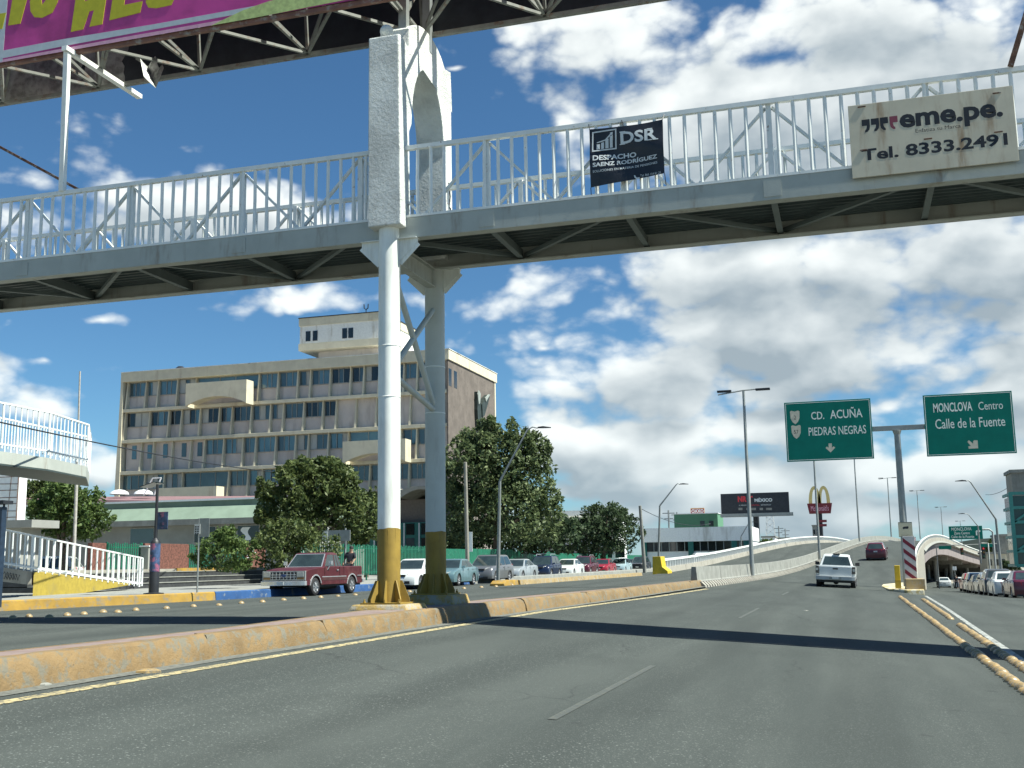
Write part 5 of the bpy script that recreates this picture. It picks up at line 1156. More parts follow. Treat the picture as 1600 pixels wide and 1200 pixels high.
Yo = 180.; a, b = aty(1079, 794, Yo), aty(1101, 803, Yo); mb = MB(); mb.box(a.x, b.x, Yo-.1, Yo+.1, b.z, a.z); mb.build('board', mat("sign_orange", (.55, .34, .18), .5, var=.08), ox)
F_ = facing(Yo-.1); mx = lambda u, v: (a.x+(b.x-a.x)*u, b.z+(a.z-b.z)*v)
polys(F_, [[mx(.02, .14), mx(.98, .14), mx(.98, .86), mx(.02, .86)]], 'field', mat('sign_dark_red', (.26, .015, .018), .5, var=.05), ox, .006)
lt_ = facing(Yo-.11); u0, v0 = mx(.06, .2); u1, v1 = mx(.94, .8); letters('OXXO', u0, u1, v0, v1, lt_, 'lettering', BANNERW, ox, bold=.03)
for uu in (.2, .8): u_, v_ = mx(uu, .1); mb = MB(); mb.box(u_-.1, u_+.1, Yo-.05, Yo+.05, Yo*0+aty(1090, 806, Yo).z-.6, b.z-.002); mb.build('post', POLE, ox)
nb = thing('roadside_billboard', 'black billboard reading NRT México on a single dark post', 'billboard', tuple(dp(1180, 870, 170)))
Yn = 172.; a, b = aty(1126, 772, Yn), aty(1234, 801, Yn); mb = MB(); mb.box(a.x, b.x, Yn-.3, Yn+.1, b.z, a.z); pn = mb.build('panel', BANNERB, nb, bevel=.03)
F_ = facing(Yn-.3); n_ = lambda px, py: (lambda v: (v.x, v.z))(aty(px, py, Yn-.3))
def nl(t, p0, p1, t0, b0, m, bold=.0): u0, v0 = n_(p0, b0); u1, v1 = n_(p1, t0); letters(t, u0, u1, v0, v1, F_, 'lettering', m, pn, bold=bold, depth=.03)
nl('NR', 1153, 1166.5, 775, 784.5, BRED, .05); nl('T', 1167.5, 1176, 775, 785, BRED, .05); nl('MÉXICO', 1179, 1206.5, 777, 784.5, BANNERW, .04)
nl('EL PERIÓDICO', 1155, 1171, 788, 790.5, BANNERW); nl('DIGITAL', 1173, 1187, 788, 790.5, BRED); nl('DE COAHUILA', 1189, 1205, 787.5, 790, BANNERW)
polys(F_, [[n_(x0_, 797), n_(x0_+w_, 797), n_(x0_+w_, 793.5), n_(x0_, 793.5)] for x0_, w_ in ((1154, 6), (1166, 4), (1174, 7), (1187, 5), (1197, 9))], 'emblem', mat("logo_grey", (.22, .22, .2), .5, var=.3, scale=.8), pn, .03)
mb = MB(); a2, b2 = aty(1127, 803, Yn), aty(1237, 806, Yn); mb.box(a2.x, b2.x+.3, Yn-1.3, Yn-.31, b2.z, b2.z+.15); mb.box(a2.x, b2.x+.3, Yn-1.32, Yn-1.25, b2.z+.151, b2.z+.5); mb.build('catwalk', GALV, nb)
v = aty(1182, 830, Yn); mb = MB(); mb.tube([(v.x, Yn+.6, 0), (v.x, Yn+.6, a.z-.5)], .45, 12); mb.build('post', BLACKM, nb, smooth=50)
mc = thing('restaurant_sign', 'tall pole sign with twin yellow arches over a dark red board', 'sign', tuple(dp(1283, 850, 260)))
Ym2 = 262.; n_ = lambda px, py: aty(px, py, Ym2)
mb = MB()
for (p0, p1) in ((1265.5, 1281.5), (1280, 1296)):
    a, b = n_(p0, 790), n_(p1, 790); c = (a.x+b.x)/2; hw = (b.x-a.x)/2; zb_ = a.z-.3; zt_ = n_(1280, 762).z
    mb.loft([[Vector((c+hw*.86*math.cos(t), Ym2+dy, zb_+(zt_-zb_)*max(0, math.sin(t))**.75))+Vector((math.cos(t)*.38*sg, 0, math.sin(t)*.38*sg)) for sg, dy in ((1, -.3), (1, .3), (-1, .3), (-1, -.3))] for t in np.linspace(0, math.pi, 19)])
mb.build('twin_arches', GOLD, mc, smooth=40)
a, b = n_(1261, 787), n_(1301, 802); mb = MB(); mb.hexa([(a.x+.4, Ym2-.5, b.z), (b.x-.4, Ym2-.5, b.z), (b.x-.4, Ym2+.5, b.z), (a.x+.4, Ym2+.5, b.z), (a.x, Ym2-.5, a.z), (b.x, Ym2-.5, a.z), (b.x, Ym2+.5, a.z), (a.x, Ym2+.5, a.z)]); bd = mb.build('board', MRED, mc)
letters("McDonald's", a.x+.8, b.x-.8, b.z+.6, a.z-.5, facing(Ym2-.5), 'lettering', PANELP, bd)
v = n_(1283, 830); mb = MB(); mb.tube([(v.x, Ym2+.2, -3), (v.x, Ym2+.2, b.z)], .45, 10); mb.build('post', BLACKM, mc)
for t0, b0 in ((812.5, 816), (819, 822.5)): a, b = n_(1276, t0), n_(1292, b0); mb = MB(); mb.box(a.x, b.x, Ym2-.5, Ym2-.25, b.z, a.z); mb.build('small_board', MRED, mc)
# things on the skyline
def slab_thing(name, label, cat, px0, px1, top, bot, Y, m, depth=8, wins=0):
    a, b = aty(px0, top, Y), aty(px1, bot, Y); t = thing(name, label, cat, ((a.x+b.x)/2, Y, b.z))
    mb = MB(); mb.box(a.x, b.x, Y, Y+depth, b.z, a.z); mb.build('wall', m, t, bevel=.02); mb = MB(); mb.box(a.x-.15, b.x+.15, Y-.15, Y+depth+.15, a.z+.001, a.z+.3); mb.build('roof_edge', CONC, t)
    for k in range(wins):
        xa = a.x+(b.x-a.x)*(k+.25)/wins; xb = a.x+(b.x-a.x)*(k+.75)/wins; mb = MB(); mb.box(xa, xb, Y-.05, Y-.002, b.z+(a.z-b.z)*.45, b.z+(a.z-b.z)*.75); mb.build('window', GLASSD, t)
    return t
slab_thing('far_house', 'small pale house beyond the billboard post', 'house', 1190, 1212, 840, 866, 240, WHITEB, 10, 3)
slab_thing('far_house', 'low white house right of the billboard post', 'house', 1212, 1234, 842, 864, 250, CONCL, 10, 2)
slab_thing('far_house', 'grey and white block under the arches sign', 'building', 1269, 1281, 822, 845, 300, GREYW, 10, 2)
for (px, t, b, d, lab) in ((1046, 797, 840, 200, 'far utility pole with crossarms left of the green block'), (1059, 800, 840, 220, 'thin far pole behind the shop roof'), (1218, 822, 850, 260, 'far wooden pole with crossarm past the billboard'), (1228, 826, 850, 280, 'thin far pole among distant roofs')):
    p = dp(px, b, d); tt = thing('utility_pole', lab, 'pole', tuple(p), 'distant utility poles'); zt_ = dp(px, t, d).z
    mb = MB(); mb.tube([p-Vector((0, 0, 6)), (p.x, p.y, zt_)], .16, 6); mb.build('pole', POLE, tt); mb = MB(); mb.box(p.x-1.1, p.x+1.1, p.y-.08, p.y+.08, zt_-.6, zt_-.45); mb.box(p.x-.8, p.x+.8, p.y-.08, p.y+.08, zt_-1.6, zt_-1.45); mb.build('crossarm', POLE, tt)
p = dp(1205, 850, 330); mt = thing('lattice_mast', 'white lattice mast on the skyline right of the billboard post', 'mast', tuple(p)); mb = MB(); zt_ = dp(1205, 806, 330).z
for sx in (-1, 1):
    for sy in (-1, 1): mb.bar((p.x+sx*1.6, p.y+sy*1.6, p.z-3), (p.x+sx*.9, p.y+sy*.9, zt_), .3, .3)
mb.build('leg', FENCEW, mt); mb = MB()
for k in range(6): z0_ = p.z-3+(zt_-p.z+3)*k/6; z1_ = p.z-3+(zt_-p.z+3)*(k+1)/6; w_ = 1.6-.7*k/6; mb.bar((p.x-w_, p.y-w_, z0_), (p.x+w_, p.y-w_, z1_), .16); mb.bar((p.x+w_, p.y-w_, z0_), (p.x-w_, p.y-w_, z1_), .16)
mb.build('lattice', FENCEW, mt)

# ------------------------------------------------------------------ right hand side
gs = thing('small_direction_sign', 'smaller green sign reading Monclova Zona Centro above the side road', 'road sign', tuple(dp(1510, 845, 150)))
Yr = 160.; a, b = aty(1482, 822.5, Yr), aty(1536, 842, Yr); mb = MB(); mb.box(a.x, b.x, Yr-.05, Yr+.05, b.z, a.z); fc = mb.build('panel', SGREEN, gs, bevel=.01)
F_ = facing(Yr-.05); mx = lambda u, v: (a.x+(b.x-a.x)*u, b.z+(a.z-b.z)*v)
for t, u0, u1, v0, v1 in (('MONCLOVA', .08, .68, .66, .90), ('Zona Centro', .15, .62, .37, .58), ('Calle de la Fuente', .06, .74, .10, .30)): p0 = mx(u0, v0); p1 = mx(u1, v1); letters(t, p0[0], p1[0], p0[1], p1[1], F_, 'lettering', SWHITE, fc, bold=.01, depth=.02)
polys(F_, [[mx(*q_) for q_ in ((.80, .28), (.84, .28), (.84, .55), (.87, .55), (.87, .45), (.95, .60), (.87, .74), (.87, .65), (.82, .65), (.80, .58))]], 'arrow', SWHITE, fc, .02)
v = dp(1553, 850, 150); zt_ = aty(1552, 831, Yr).z; vx = aty(1553, 850, Yr).x
mb = MB(); mb.tube([(vx, Yr+.3, gz(vx, Yr)), (vx, Yr+.3, zt_), (vx-.4, Yr+.3, zt_+.35), (b.x-.2, Yr+.2, zt_+.35)], .13, 8); mb.build('post', POLE, gs, smooth=50)
tls = [(1503.5, 856, 867, 150, 'dark traffic signal hanging under the overpass edge'), (1537.5, 854, 873, 130, 'traffic signal showing red on the post at right')]
for k, (px, t, bt_, d, lab) in enumerate(tls):
    tt = thing('traffic_signal', lab, 'traffic light', tuple(dp(px, 900, d)), 'traffic signals by the overpass'); p = dp(px, bt_, d); zt_ = dp(px, t, d).z
    mb = MB(); mb.box(p.x-.19, p.x+.19, p.y-.14, p.y+.14, p.z, zt_); hs = mb.build('housing', BLACKP, tt, bevel=.02); h_ = zt_-p.z
    for j, m in enumerate((LAMPR if not k else mat("signal_red", (.85, .05, .05), .3, var=.05), mat("signal_amber", (.10, .06, .01), .3, var=.1), mat("signal_green", (.01, .06, .03), .3, var=.1))):
        mb = MB(); mb.lathe([(.11, 0), (.09, -.03), (.01, -.045)], (p.x, p.y-.141, zt_-h_*(.18+.32*j)), axis='y', n=14); mb.build('lens', m, hs)
    gx = gz(p.x, p.y)
    mb = MB(); mb.tube([(p.x+(.6 if k else -3.2), p.y+.3, gx), (p.x+(.6 if k else -3.2), p.y+.3, zt_+.4), (p.x+(-.1 if k else .4), p.y+.3, zt_+.4)], .08, 8); mb.build('mast_arm', GALV, tt, smooth=50)
    if not k:
        mb = MB(); mb.box(p.x-2.9, p.x-1.3, p.y+.2, p.y+.24, zt_-.15, zt_+.3); mb.build('street_name_plate', SGREEN, tt); mb = MB(); mb.tube([(p.x+.4, p.y+.3, zt_+.4), (p.x+4.5, p.y+.3, zt_+.5)], .06, 6); mb.build('arm', GALV, tt); mb = MB(); mb.box(p.x+2.4, p.x+4.2, p.y+.2, p.y+.24, zt_+.05, zt_+.5); mb.build('street_name_plate', SGREEN, tt)
ld = thing('keep_right_sign', 'small square road sign on a thin post under the overpass', 'sign', tuple(dp(1493, 908, 150))); p = dp(1493, 908, 150); p.z = gz(p.x, p.y); zt_ = dp(1493, 885, 150).z
mb = MB(); mb.tube([p, (p.x, p.y, zt_)], .05, 6); mb.build('post', GALV, ld); mb = MB(); mb.box(p.x-.25, p.x+.25, p.y-.04, p.y-.01, zt_-.5, zt_); mb.build('plate', WHITEB, ld)
# steel framed stair tower at the right edge, concrete tower behind
tg = thing('steel_framed_tower', 'teal steel framed glass tower at the right edge', 'building', tuple(dp(1590, 890, 95)))
Yt = 96.; x0 = aty(1581, 800, Yt).x; zb_, zt_ = aty(1580, 884, Yt).z, aty(1580, 771, Yt).z; x1 = x0+12
TEALM = mat("teal_steel", (.035, .20, .18), .5, .1, var=.1)
mb = MB(); mb.box(x0+.15, x1, Yt+.15, Yt+5, zb_, zt_-.2); mb.build('glass_wall', mat("tower_glass", (.02, .07, .07), .12, var=.2, scale=.3), tg)
n = 5; mb = MB()
for k in range(n+1): z_ = zb_+(zt_-zb_)*k/n; mb.box(x0, x1, Yt-.1, Yt+.149, z_-.12, z_+.12)
for k in range(n+1): z_ = zb_+(zt_-zb_)*k/n; mb.box(x0-.0, x0+.148, Yt+.15, Yt+5, z_-.11, z_+.11)
mb.build('floor_beam', TEALM, tg)
for xx in (x0, x0+1.7, x0+4.5, x0+8): mb = MB(); mb.box(xx-.14, xx+.14, Yt-.12, Yt+.10, zb_, zt_+.11); mb.build('steel_post', TEALM, tg)
for k in range(n): z_ = zb_+(zt_-zb_)*k/n; z2 = zb_+(zt_-zb_)*(k+1)/n; mb = MB(); mb.bar((x0+.1, Yt-.02, z_), (x0+1.7, Yt-.02, z2), .16) if k % 2 else mb.bar((x0+1.7, Yt-.02, z_), (x0+4.4, Yt-.02, z2), .16); mb.build('steel_brace', TEALM, tg)
mb = MB(); mb.box(x0+2.0, x0+4.4, Yt+.02, Yt+.14, zb_+2, zt_-1.6); mb.build('pale_panel', CONCL, tg)
slab_thing('concrete_tower', 'plain beige concrete tower rising behind the steel framed tower', 'building', 1580, 1650, 739, 880, 112, CONCL, 4)
slab_thing('grey_block', 'plain grey block left of the steel framed tower', 'building', 1561, 1577, 838, 880, 170, CONC, 9)
slab_thing('street_shop', 'low pale shop front at the far end of the parked cars', 'shop', 1541, 1575, 866, 898, 165, BEIGE, 9, 3)

# ------------------------------------------------------------------ trees
def crown_mesh(blobs, nleaf, size, seed, flat=.0):
    rnd = random.Random(seed); v = []; f = []
    tot = sum(b[3]*b[4] for b in blobs)
    for (cx, cy, cz, rx, rz) in blobs:
        for _ in range(int(nleaf*rx*rz/tot)):
            while True:
                a = Vector((rnd.uniform(-1, 1), rnd.uniform(-1, 1), rnd.uniform(-1, 1))); l = a.length
                if .05 < l < 1: break
            rr = l**.55; a = a.normalized()*rr; w = 1+.30*mnoise.noise((cx+a.x*2.2, cy+a.y*2.2, cz+a.z*2.2+seed))+.18*mnoise.noise((cx+a.x*6, cy+a.y*6, cz+a.z*6))
            if mnoise.noise((cx+a.x*rx*1.1, cy+a.y*rx*1.1, cz+a.z*rz*1.1+9*seed)) < -.13: continue
            p = Vector((cx+a.x*rx*w, cy+a.y*rx*w, cz+a.z*rz*w)); s = size*rnd.uniform(.6, 1.4)
            n = Vector((rnd.gauss(0, 1), rnd.gauss(0, 1), rnd.gauss(0.4, 1))).normalized(); t = n.orthogonal().normalized(); t = Matrix.Rotation(rnd.uniform(0, 6.28), 3, n) @ t; b_ = n.cross(t)
            k = len(v); v += [tuple(p-t*s), tuple(p+b_*s*.42), tuple(p+t*s), tuple(p-b_*s*.42)]; f.append((k, k+1, k+2, k+3))
    m = MB(); m.v = v; m.f = f; return m
def tree(name, label, cat, base, blobs, nleaf, size, lm, seed, trunk_r=.2, group=None, twigs=0):
    """blobs in metres relative to base: (dx, dy, z, radius, half height)"""
    t = thing(name, label, cat, tuple(base), group); b = Vector(base); rnd = random.Random(seed)
    B = [(b.x+dx, b.y+dy, b.z+z, r, rz) for dx, dy, z, r, rz in blobs]
    if twigs:
        for _ in range(twigs):
            q = rnd.choice(blobs); a = Vector((rnd.gauss(0, 1), rnd.gauss(0, 1), abs(rnd.gauss(.5, .8)))).normalized()
            B.append((b.x+q[0]+a.x*q[3]*1.06, b.y+q[1]+a.y*q[3]*1.06, b.z+q[2]+a.z*q[4]*1.10, q[3]*rnd.uniform(.12, .24), q[4]*rnd.uniform(.14, .3)))
    crown_mesh(B, nleaf, size, seed).build('crown', lm, t, fixn=False)
    mb = MB(); zc = min(q[2]-q[4]*.5 for q in B); k = B[0]
    top = Vector((k[0], k[1], k[2])); f_ = b.lerp(top, .45)+Vector((rnd.uniform(-.15, .15), rnd.uniform(-.15, .15), 0))
    mb.tube([b-Vector((0, 0, .1)), b.lerp(f_, .5)+Vector((.06, .04, 0)), f_], [trunk_r*1.25, trunk_r, trunk_r*.8], 9)
    for q in B[:len(blobs)]: c = Vector(q[:3]); mb.tube([f_, f_.lerp(c, .5)+Vector((0, 0, .2)), c+Vector((0, 0, q[4]*.3))], [trunk_r*.6, trunk_r*.38, trunk_r*.12], 6)
    mb.build('trunk', BARK, t, smooth=60)
    return t
LG1 = leafmat("leaf_dark", (.032, .060, .019), (.145, .180, .058)); LG2 = leafmat("leaf_olive", (.046, .078, .034), (.190, .235, .100)); LG3 = leafmat("leaf_bright", (.042, .084, .024), (.145, .205, .058)); LG4 = leafmat("leaf_deep", (.026, .052, .026), (.090, .130, .060))
def px2(cx, cy, d, rx, ry, base, dy=0.): c = dp(cx, cy, d); return (c.x-base.x, c.y-base.y+dy, c.z-base.z, rx*d/FPX, ry*d/FPX)
def ptree(name, label, d, bx, ell, nleaf, size, lm, seed, tr=.2, zb=0., twigs=0, cat='tree'):
    base = dp(bx, 890, d); base.z = zb
    return tree(name, label, cat, base, [px2(cx, cy, d, rx, ry, base, random.uniform(-.6, .6)) for cx, cy, rx, ry in ell], nleaf, size, lm, seed, tr, twigs=twigs)
ptree('leafy_tree', 'very tall dense leafy tree beside the stone side wall of the offices', 90, 775, [(775, 735, 62, 70), (735, 745, 45, 55), (820, 745, 42, 62), (755, 700, 30, 36), (812, 700, 24, 32), (765, 672, 14, 18), (800, 800, 58, 52), (730, 805, 48, 48), (850, 800, 30, 46), (840, 710, 22, 30)], 42000, .19, LG2, 3, .35, twigs=130)
ptree('leafy_tree', 'dark bushy evergreen tree between the offices and the maroon pickup', 60, 490, [(490, 775, 62, 48), (450, 780, 40, 40), (535, 785, 40, 44), (485, 745, 50, 30), (520, 745, 34, 26), (470, 820, 60, 32), (550, 810, 22, 30)], 26000, .14, LG1, 5, .25, .1, twigs=110)
ptree('leafy_tree', 'spreading dark tree behind the green sheet fence', 118, 940, [(945, 828, 44, 34), (915, 838, 28, 28), (975, 835, 28, 28), (950, 806, 30, 18), (930, 855, 36, 18)], 14000, .19, LG4, 7, .3, twigs=130)
ptree('leafy_tree', 'rounded mesquite tree behind the white landing at far left', 58, 105, [(95, 800, 46, 38), (70, 800, 36, 34), (135, 810, 34, 34), (100, 775, 36, 20), (150, 790, 16, 24)], 14000, .13, LG3, 9, .2, .1, twigs=40)
ptree('shrub', 'tall light green shrub in front of the evergreen tree', 54, 440, [(440, 850, 46, 34), (412, 862, 28, 28), (485, 856, 40, 26), (458, 832, 34, 20), (445, 878, 44, 16)], 11000, .10, LG1, 11, .08, .9, twigs=40, cat='shrub')
ptree('shrub', 'loose green shrub growing through the railing beside the parking sign', 46, 340, [(345, 862, 36, 26), (375, 866, 26, 24), (322, 872, 26, 18), (350, 838, 18, 16), (350, 884, 34, 10)], 7500, .085, LG3, 13, .06, 1.1, twigs=40, cat='shrub')
ptree('leafy_tree', 'narrow dark tree squeezed beside the yellow banded front column', 80, 572, [(572, 800, 18, 38), (562, 830, 16, 26), (578, 840, 14, 22)], 3500, .2, LG1, 15, .15, twigs=20)
ptree('leafy_tree', 'low dark thicket filling in below the tall leafy tree', 96, 845, [(850, 830, 60, 34), (800, 840, 60, 26), (885, 840, 22, 24), (720, 835, 46, 28)], 9000, .25, LG4, 17, .2, twigs=30)
ptree('shrub', 'small round bush on the bank beyond the ramp rail', 190, 1197, [(1197, 850, 14, 7), (1188, 852, 8, 6)], 900, .3, LG3, 19, .1, twigs=6, cat='shrub')
ptree('leafy_tree', 'shaggy palm like tree near the small green road sign', 170, 1548, [(1547, 860, 9, 14), (1551, 850, 6, 7), (1545, 876, 10, 10)], 1500, .32, LG1, 21, .25, -3, twigs=12)
ptree('shrub', 'dark hedge bush under the steel framed tower', 100, 1578, [(1578, 884, 10, 7), (1588, 886, 10, 6)], 1200, .16, LG4, 23, .1, -1.5, twigs=8, cat='shrub')
ptree('leafy_tree', 'dull green tree far behind the rusting pole', 75, 50, [(50, 765, 22, 14), (75, 757, 20, 10), (28, 790, 14, 26)], 2600, .17, LG1, 25, .15, twigs=12)
hm_ = MB(); hm_.loft([[(x, 700, -6), (x, 700, 6+9*mnoise.noise((x*.006, 0, 0))+4*mnoise.noise((x*.03, 1, 0))), (x, 760, -6)] for x in np.linspace(-900, 900, 90)]); tag(hm_.build('hills', mat("hill_green", (.10, .12, .10), .95, var=.3, scale=.02)), kind='structure')

# ------------------------------------------------------------------ vehicles: y forward, x right, z up, wheels on z = 0
def wheel(root, x, y, r, w, rim=RIM, spokes=5):
    sx = 1 if x > 0 else -1
    mb = MB(); mb.lathe([(r*.62, -w/2), (r*.90, -w/2), (r, -w*.36), (r, w*.36), (r*.90, w/2), (r*.62, w/2)], (x, y, r), axis='x', n=24); t = mb.build('wheel', TYRE, root, smooth=50)
    mb = MB(); mb.lathe([(r*.64, sx*w*.49), (r*.60, sx*w*.50), (r*.55, sx*w*.36), (r*.18, sx*w*.40), (r*.16, sx*w*.47), (.002, sx*w*.47)], (x, y, r), axis='x', n=24)
    for k in range(spokes):
        a = 2*math.pi*k/spokes; d = Vector((0, math.cos(a), math.sin(a))); mb.bar(Vector((x+sx*w*.43, y, r))+d*r*.12, Vector((x+sx*w*.43, y, r))+d*r*.6, .03, r*.16, up=(1, 0, 0))
    mb.build('rim', rim, t, smooth=40)
    mb = MB(); mb.lathe([(r*.56, sx*w*.30), (.002, sx*w*.30)], (x, y, r), axis='x', n=20); mb.build('brake_disc', BLACKP, t)
def body_mesh(W, upper, zb, wheels, ra, rw, inner=None, plan=.05, shoulder=.05, zmid=.75):
    """side profile lofted across the width; wheel arches are cut into the profile"""
    yr, yf = upper[0][0], upper[-1][0]
    def arch(yw):
        pts = []; h = max(zb-rw, -ra*.95); a0 = math.asin(h/ra)
        for i in range(11): a = a0+(math.pi-2*a0)*i/10; pts.append((yw+ra*math.cos(a), rw+ra*math.sin(a)))
        return pts
    bottom = [(yf-.02, zb)]
    for yw in sorted(wheels, reverse=True): bottom += arch(yw)
    bottom += [(yr+.02, zb)]
    nU = len(upper); prof = list(upper)+bottom
    ts = [-1, -.985, -.95, -.88, -.8799, -.5, 0, .5, .8799, .88, .95, .985, 1] if inner else [-1, -.985, -.94, -.8, -.4, 0, .4, .8, .94, .985, 1]
    loops = []
    for t in ts:
        a = abs(t); e = clamp((a-.93)/.07); l = []
        for i, (y, z) in enumerate(prof):
            if inner and a < .88 and i < nU: z = inner[i]
            zz = z-(e*e*shoulder if z > zmid else 0)
            fr = clamp((y-(yf-.7))/.7); rr_ = clamp(((yr+.7)-y)/.7)
            yy = y-fr*plan*2.2*a**3+rr_*plan*1.6*a**3
            x = t*W/2*(1-.02*clamp((z-zmid)/.4)*(a > .9)-.03*(fr**2)*(a > .8)-.02*(rr_**2)*(a > .8)-(.012 if z < zb+.12 and a > .97 else 0))
            l.append((x, yy, zz))
        loops.append(l)
    mb = MB(); mb.loft(loops); return mb
def quad_pane(root, c, u0, u1, v0, v1, name, m, push=.008, parent=None):
    """c: 4 corners (bl, br, tr, tl); pane covers the given fractions of the face"""
    bl2, br2, tr, tl2 = [Vector(p) for p in c]
    P = lambda u, v: bl2.lerp(br2, u).lerp(tl2.lerp(tr, u), v)
    n = (br2-bl2).cross(tl2-bl2).normalized()
    q_ = [P(u0, v0), P(u1, v0), P(u1, v1), P(u0, v1)]; mb = MB()
    mb.add([p+n*push for p in q_]+[p-n*.002 for p in q_], [(0, 1, 2, 3), (0, 4, 5, 1), (1, 5, 6, 2), (2, 6, 7, 3), (3, 7, 4, 0)])
    return mb.build(name, m, parent or root, fixn=False)
SPEC = {
 'sedan': dict(L=4.5, W=1.74, H=1.44, wb=2.62, r=.31, up=[(-2.25, .38), (-2.25, .62), (-2.2, .90), (-2.08, .99), (-1.5, 1.02), (-.6, .98), (.75, .96), (1.0, .94), (1.7, .84), (2.12, .72), (2.24, .58), (2.25, .34)], gh=(-1.72, .98, 1.0, .92, -.95, .12), zb=.22, split=.5, lz=.68, tz=.80),
 'suv': dict(L=4.5, W=1.84, H=1.68, wb=2.66, r=.36, up=[(-2.25, .42), (-2.25, .8), (-2.2, 1.06), (-1.9, 1.10), (-.6, 1.06), (.75, 1.04), (1.0, 1.03), (1.75, .98), (2.12, .88), (2.24, .7), (2.25, .4)], gh=(-2.15, 1.02, 1.07, 1.01, -1.75, .2), zb=.28, split=.46, lz=.84, tz=1.0),
 'hatch': dict(L=4.0, W=1.70, H=1.50, wb=2.5, r=.30, up=[(-2.0, .38), (-2.0, .7), (-1.95, .95), (-1.75, 1.0), (-.6, .97), (.7, .95), (.95, .94), (1.5, .86), (1.88, .74), (1.99, .58), (2.0, .34)], gh=(-1.88, .95, .97, .92, -1.35, .1), zb=.22, split=.48, lz=.68, tz=.86)}
def car(name, label, pos, yaw, kind, pm, group=None, scale=1., rack=False, sc=None, detail='front', cat='car', darkrim=False):
    S_ = SPEC[kind]; root = thing(name, label, cat, (0, 0, 0), group)
    W, H, L = S_['W'], S_['H'], S_['L']; yw = (S_['wb']/2+.02, -S_['wb']/2+.02); r = S_['r']
    body_mesh(W, S_['up'], S_['zb'], yw, r+.06, r).build('body', pm, root, smooth=38)
    y0, y1, z0, z1, r0, r1 = S_['gh']; wb, wt_ = W/2*.93, W/2*.70
    B = [(-wb, y0, z0-.06), (wb, y0, z0-.06), (wb, y1, z1-.06), (-wb, y1, z1-.06)]; Tt = [(-wt_, r0, H-.05), (wt_, r0, H-.05), (wt_, r1, H-.04), (-wt_, r1, H-.04)]
    loops = []; 
    mb = MB(); mb.loft([B, Tt], cap=False); k = len(mb.v); mb.v += [(-wt_*.86, r0+.18, H), (wt_*.86, r0+.18, H), (wt_*.86, r1-.2, H), (-wt_*.86, r1-.2, H)]
    mb.f += [(4, 5, k+1, k), (5, 6, k+2, k+1), (6, 7, k+3, k+2), (7, 4, k, k+3), (k, k+1, k+2, k+3)]; mb.build('cabin', pm, root, smooth=50, bevel=.035)
    quad_pane(root, (B[3], B[2], Tt[2], Tt[3])[::1] if False else (B[2], B[3], Tt[3], Tt[2]), .05, .95, .10, .93, 'windscreen', CARGL)
    quad_pane(root, (B[0], B[1], Tt[1], Tt[0]), .08, .92, .16, .90, 'rear_window', CARGL)
    for sx in (1, -1):
        c = (B[1], B[2], Tt[2], Tt[1]) if sx > 0 else (B[3], B[0], Tt[0], Tt[3]); sp = S_['split']
        if sx > 0: ar = ((.08, sp-.02), (sp+.02, .93))
        else: ar = ((.07, 1-sp-.02), (1-sp+.02, .92))
        for u0, u1 in ar: quad_pane(root, c, u0, u1, .14, .90, 'side_window', CARGL)
        # door seams, mirror, handles
        x = sx*W/2
        mb = MB(); mb.hexa([(sx*(W/2-.07), y1-.42, z1+.02), (sx*(W/2+.12), y1-.40, z1+.02), (sx*(W/2+.12), y1-.28, z1+.02), (sx*(W/2-.07), y1-.25, z1+.02), (sx*(W/2-.07), y1-.42, z1+.13), (sx*(W/2+.11), y1-.40, z1+.15), (sx*(W/2+.11), y1-.30, z1+.15), (sx*(W/2-.07), y1-.27, z1+.11)]); mb.build('wing_mirror', pm if pm is not P_WHITE or kind != 'suv' else BLACKP, root, bevel=.015)
        for yy in (y1-1.2, y1-2.1):
            mb = MB(); mb.box(min(x*.985, x*1.012), max(x*.985, x*1.012), yy-.09, yy+.09, z0-.16, z0-.13); mb.build('door_handle', pm, root)
        for yy in (y1-.3, y1-1.32):
            mb = MB(); mb.box(min(x*.99, x*1.0012), max(x*.99, x*1.0012), yy-.006, yy+.006, S_['zb']+.1, z0-.08); mb.build('door_seam', BLACKP, root)
    f = L/2
    for sx in (-1, 1):
        mb = MB(); lz = S_['lz']; mb.hexa([(sx*W*.44, f-.30, lz-.07), (sx*W*.25, f-.02-.06, lz-.08), (sx*W*.25, f-.3, lz-.08), (sx*W*.40, f-.4, lz-.07), (sx*W*.455, f-.42, lz+.10), (sx*W*.27, f-.10, lz+.05), (sx*W*.27, f-.3, lz+.05), (sx*W*.40, f-.5, lz+.09)]); mb.build('headlight', LAMPG, root, bevel=.012)
        tz = S_['tz']; mb = MB(); mb.hexa([(sx*W*.27, -f+.03, tz-.10), (sx*W*.475, -f+.14, tz-.10), (sx*W*.478, -f+.40, tz-.02), (sx*W*.27, -f+.3, tz-.02), (sx*W*.27, -f+.05, tz+.08), (sx*W*.470, -f+.15, tz+.10), (sx*W*.474, -f+.42, tz+.10), (sx*W*.27, -f+.3, tz+.08)]); mb.build('tail_light', LAMPR, root, bevel=.012)
    lz = S_['lz']
    mb = MB(); mb.box(-W*.24, W*.24, f-.16, f-.005, lz-.08, lz+.015); mb.build('grille', BLACKP, root, bevel=.01)
    mb = MB(); mb.box(-W*.36, W*.36, f-.14, f-.012, .27, .40); mb.build('lower_intake', BLACKP, root, bevel=.01)
    mb = MB(); mb.box(-.17, .17, f-.01, f+.015, .46, .56); mb.build('front_plate', PLATE, root); mb = MB(); mb.box(-.17, .17, -f-.015, -f+.02, S_['tz']-.18, S_['tz']-.06); mb.build('rear_plate', PLATE, root)
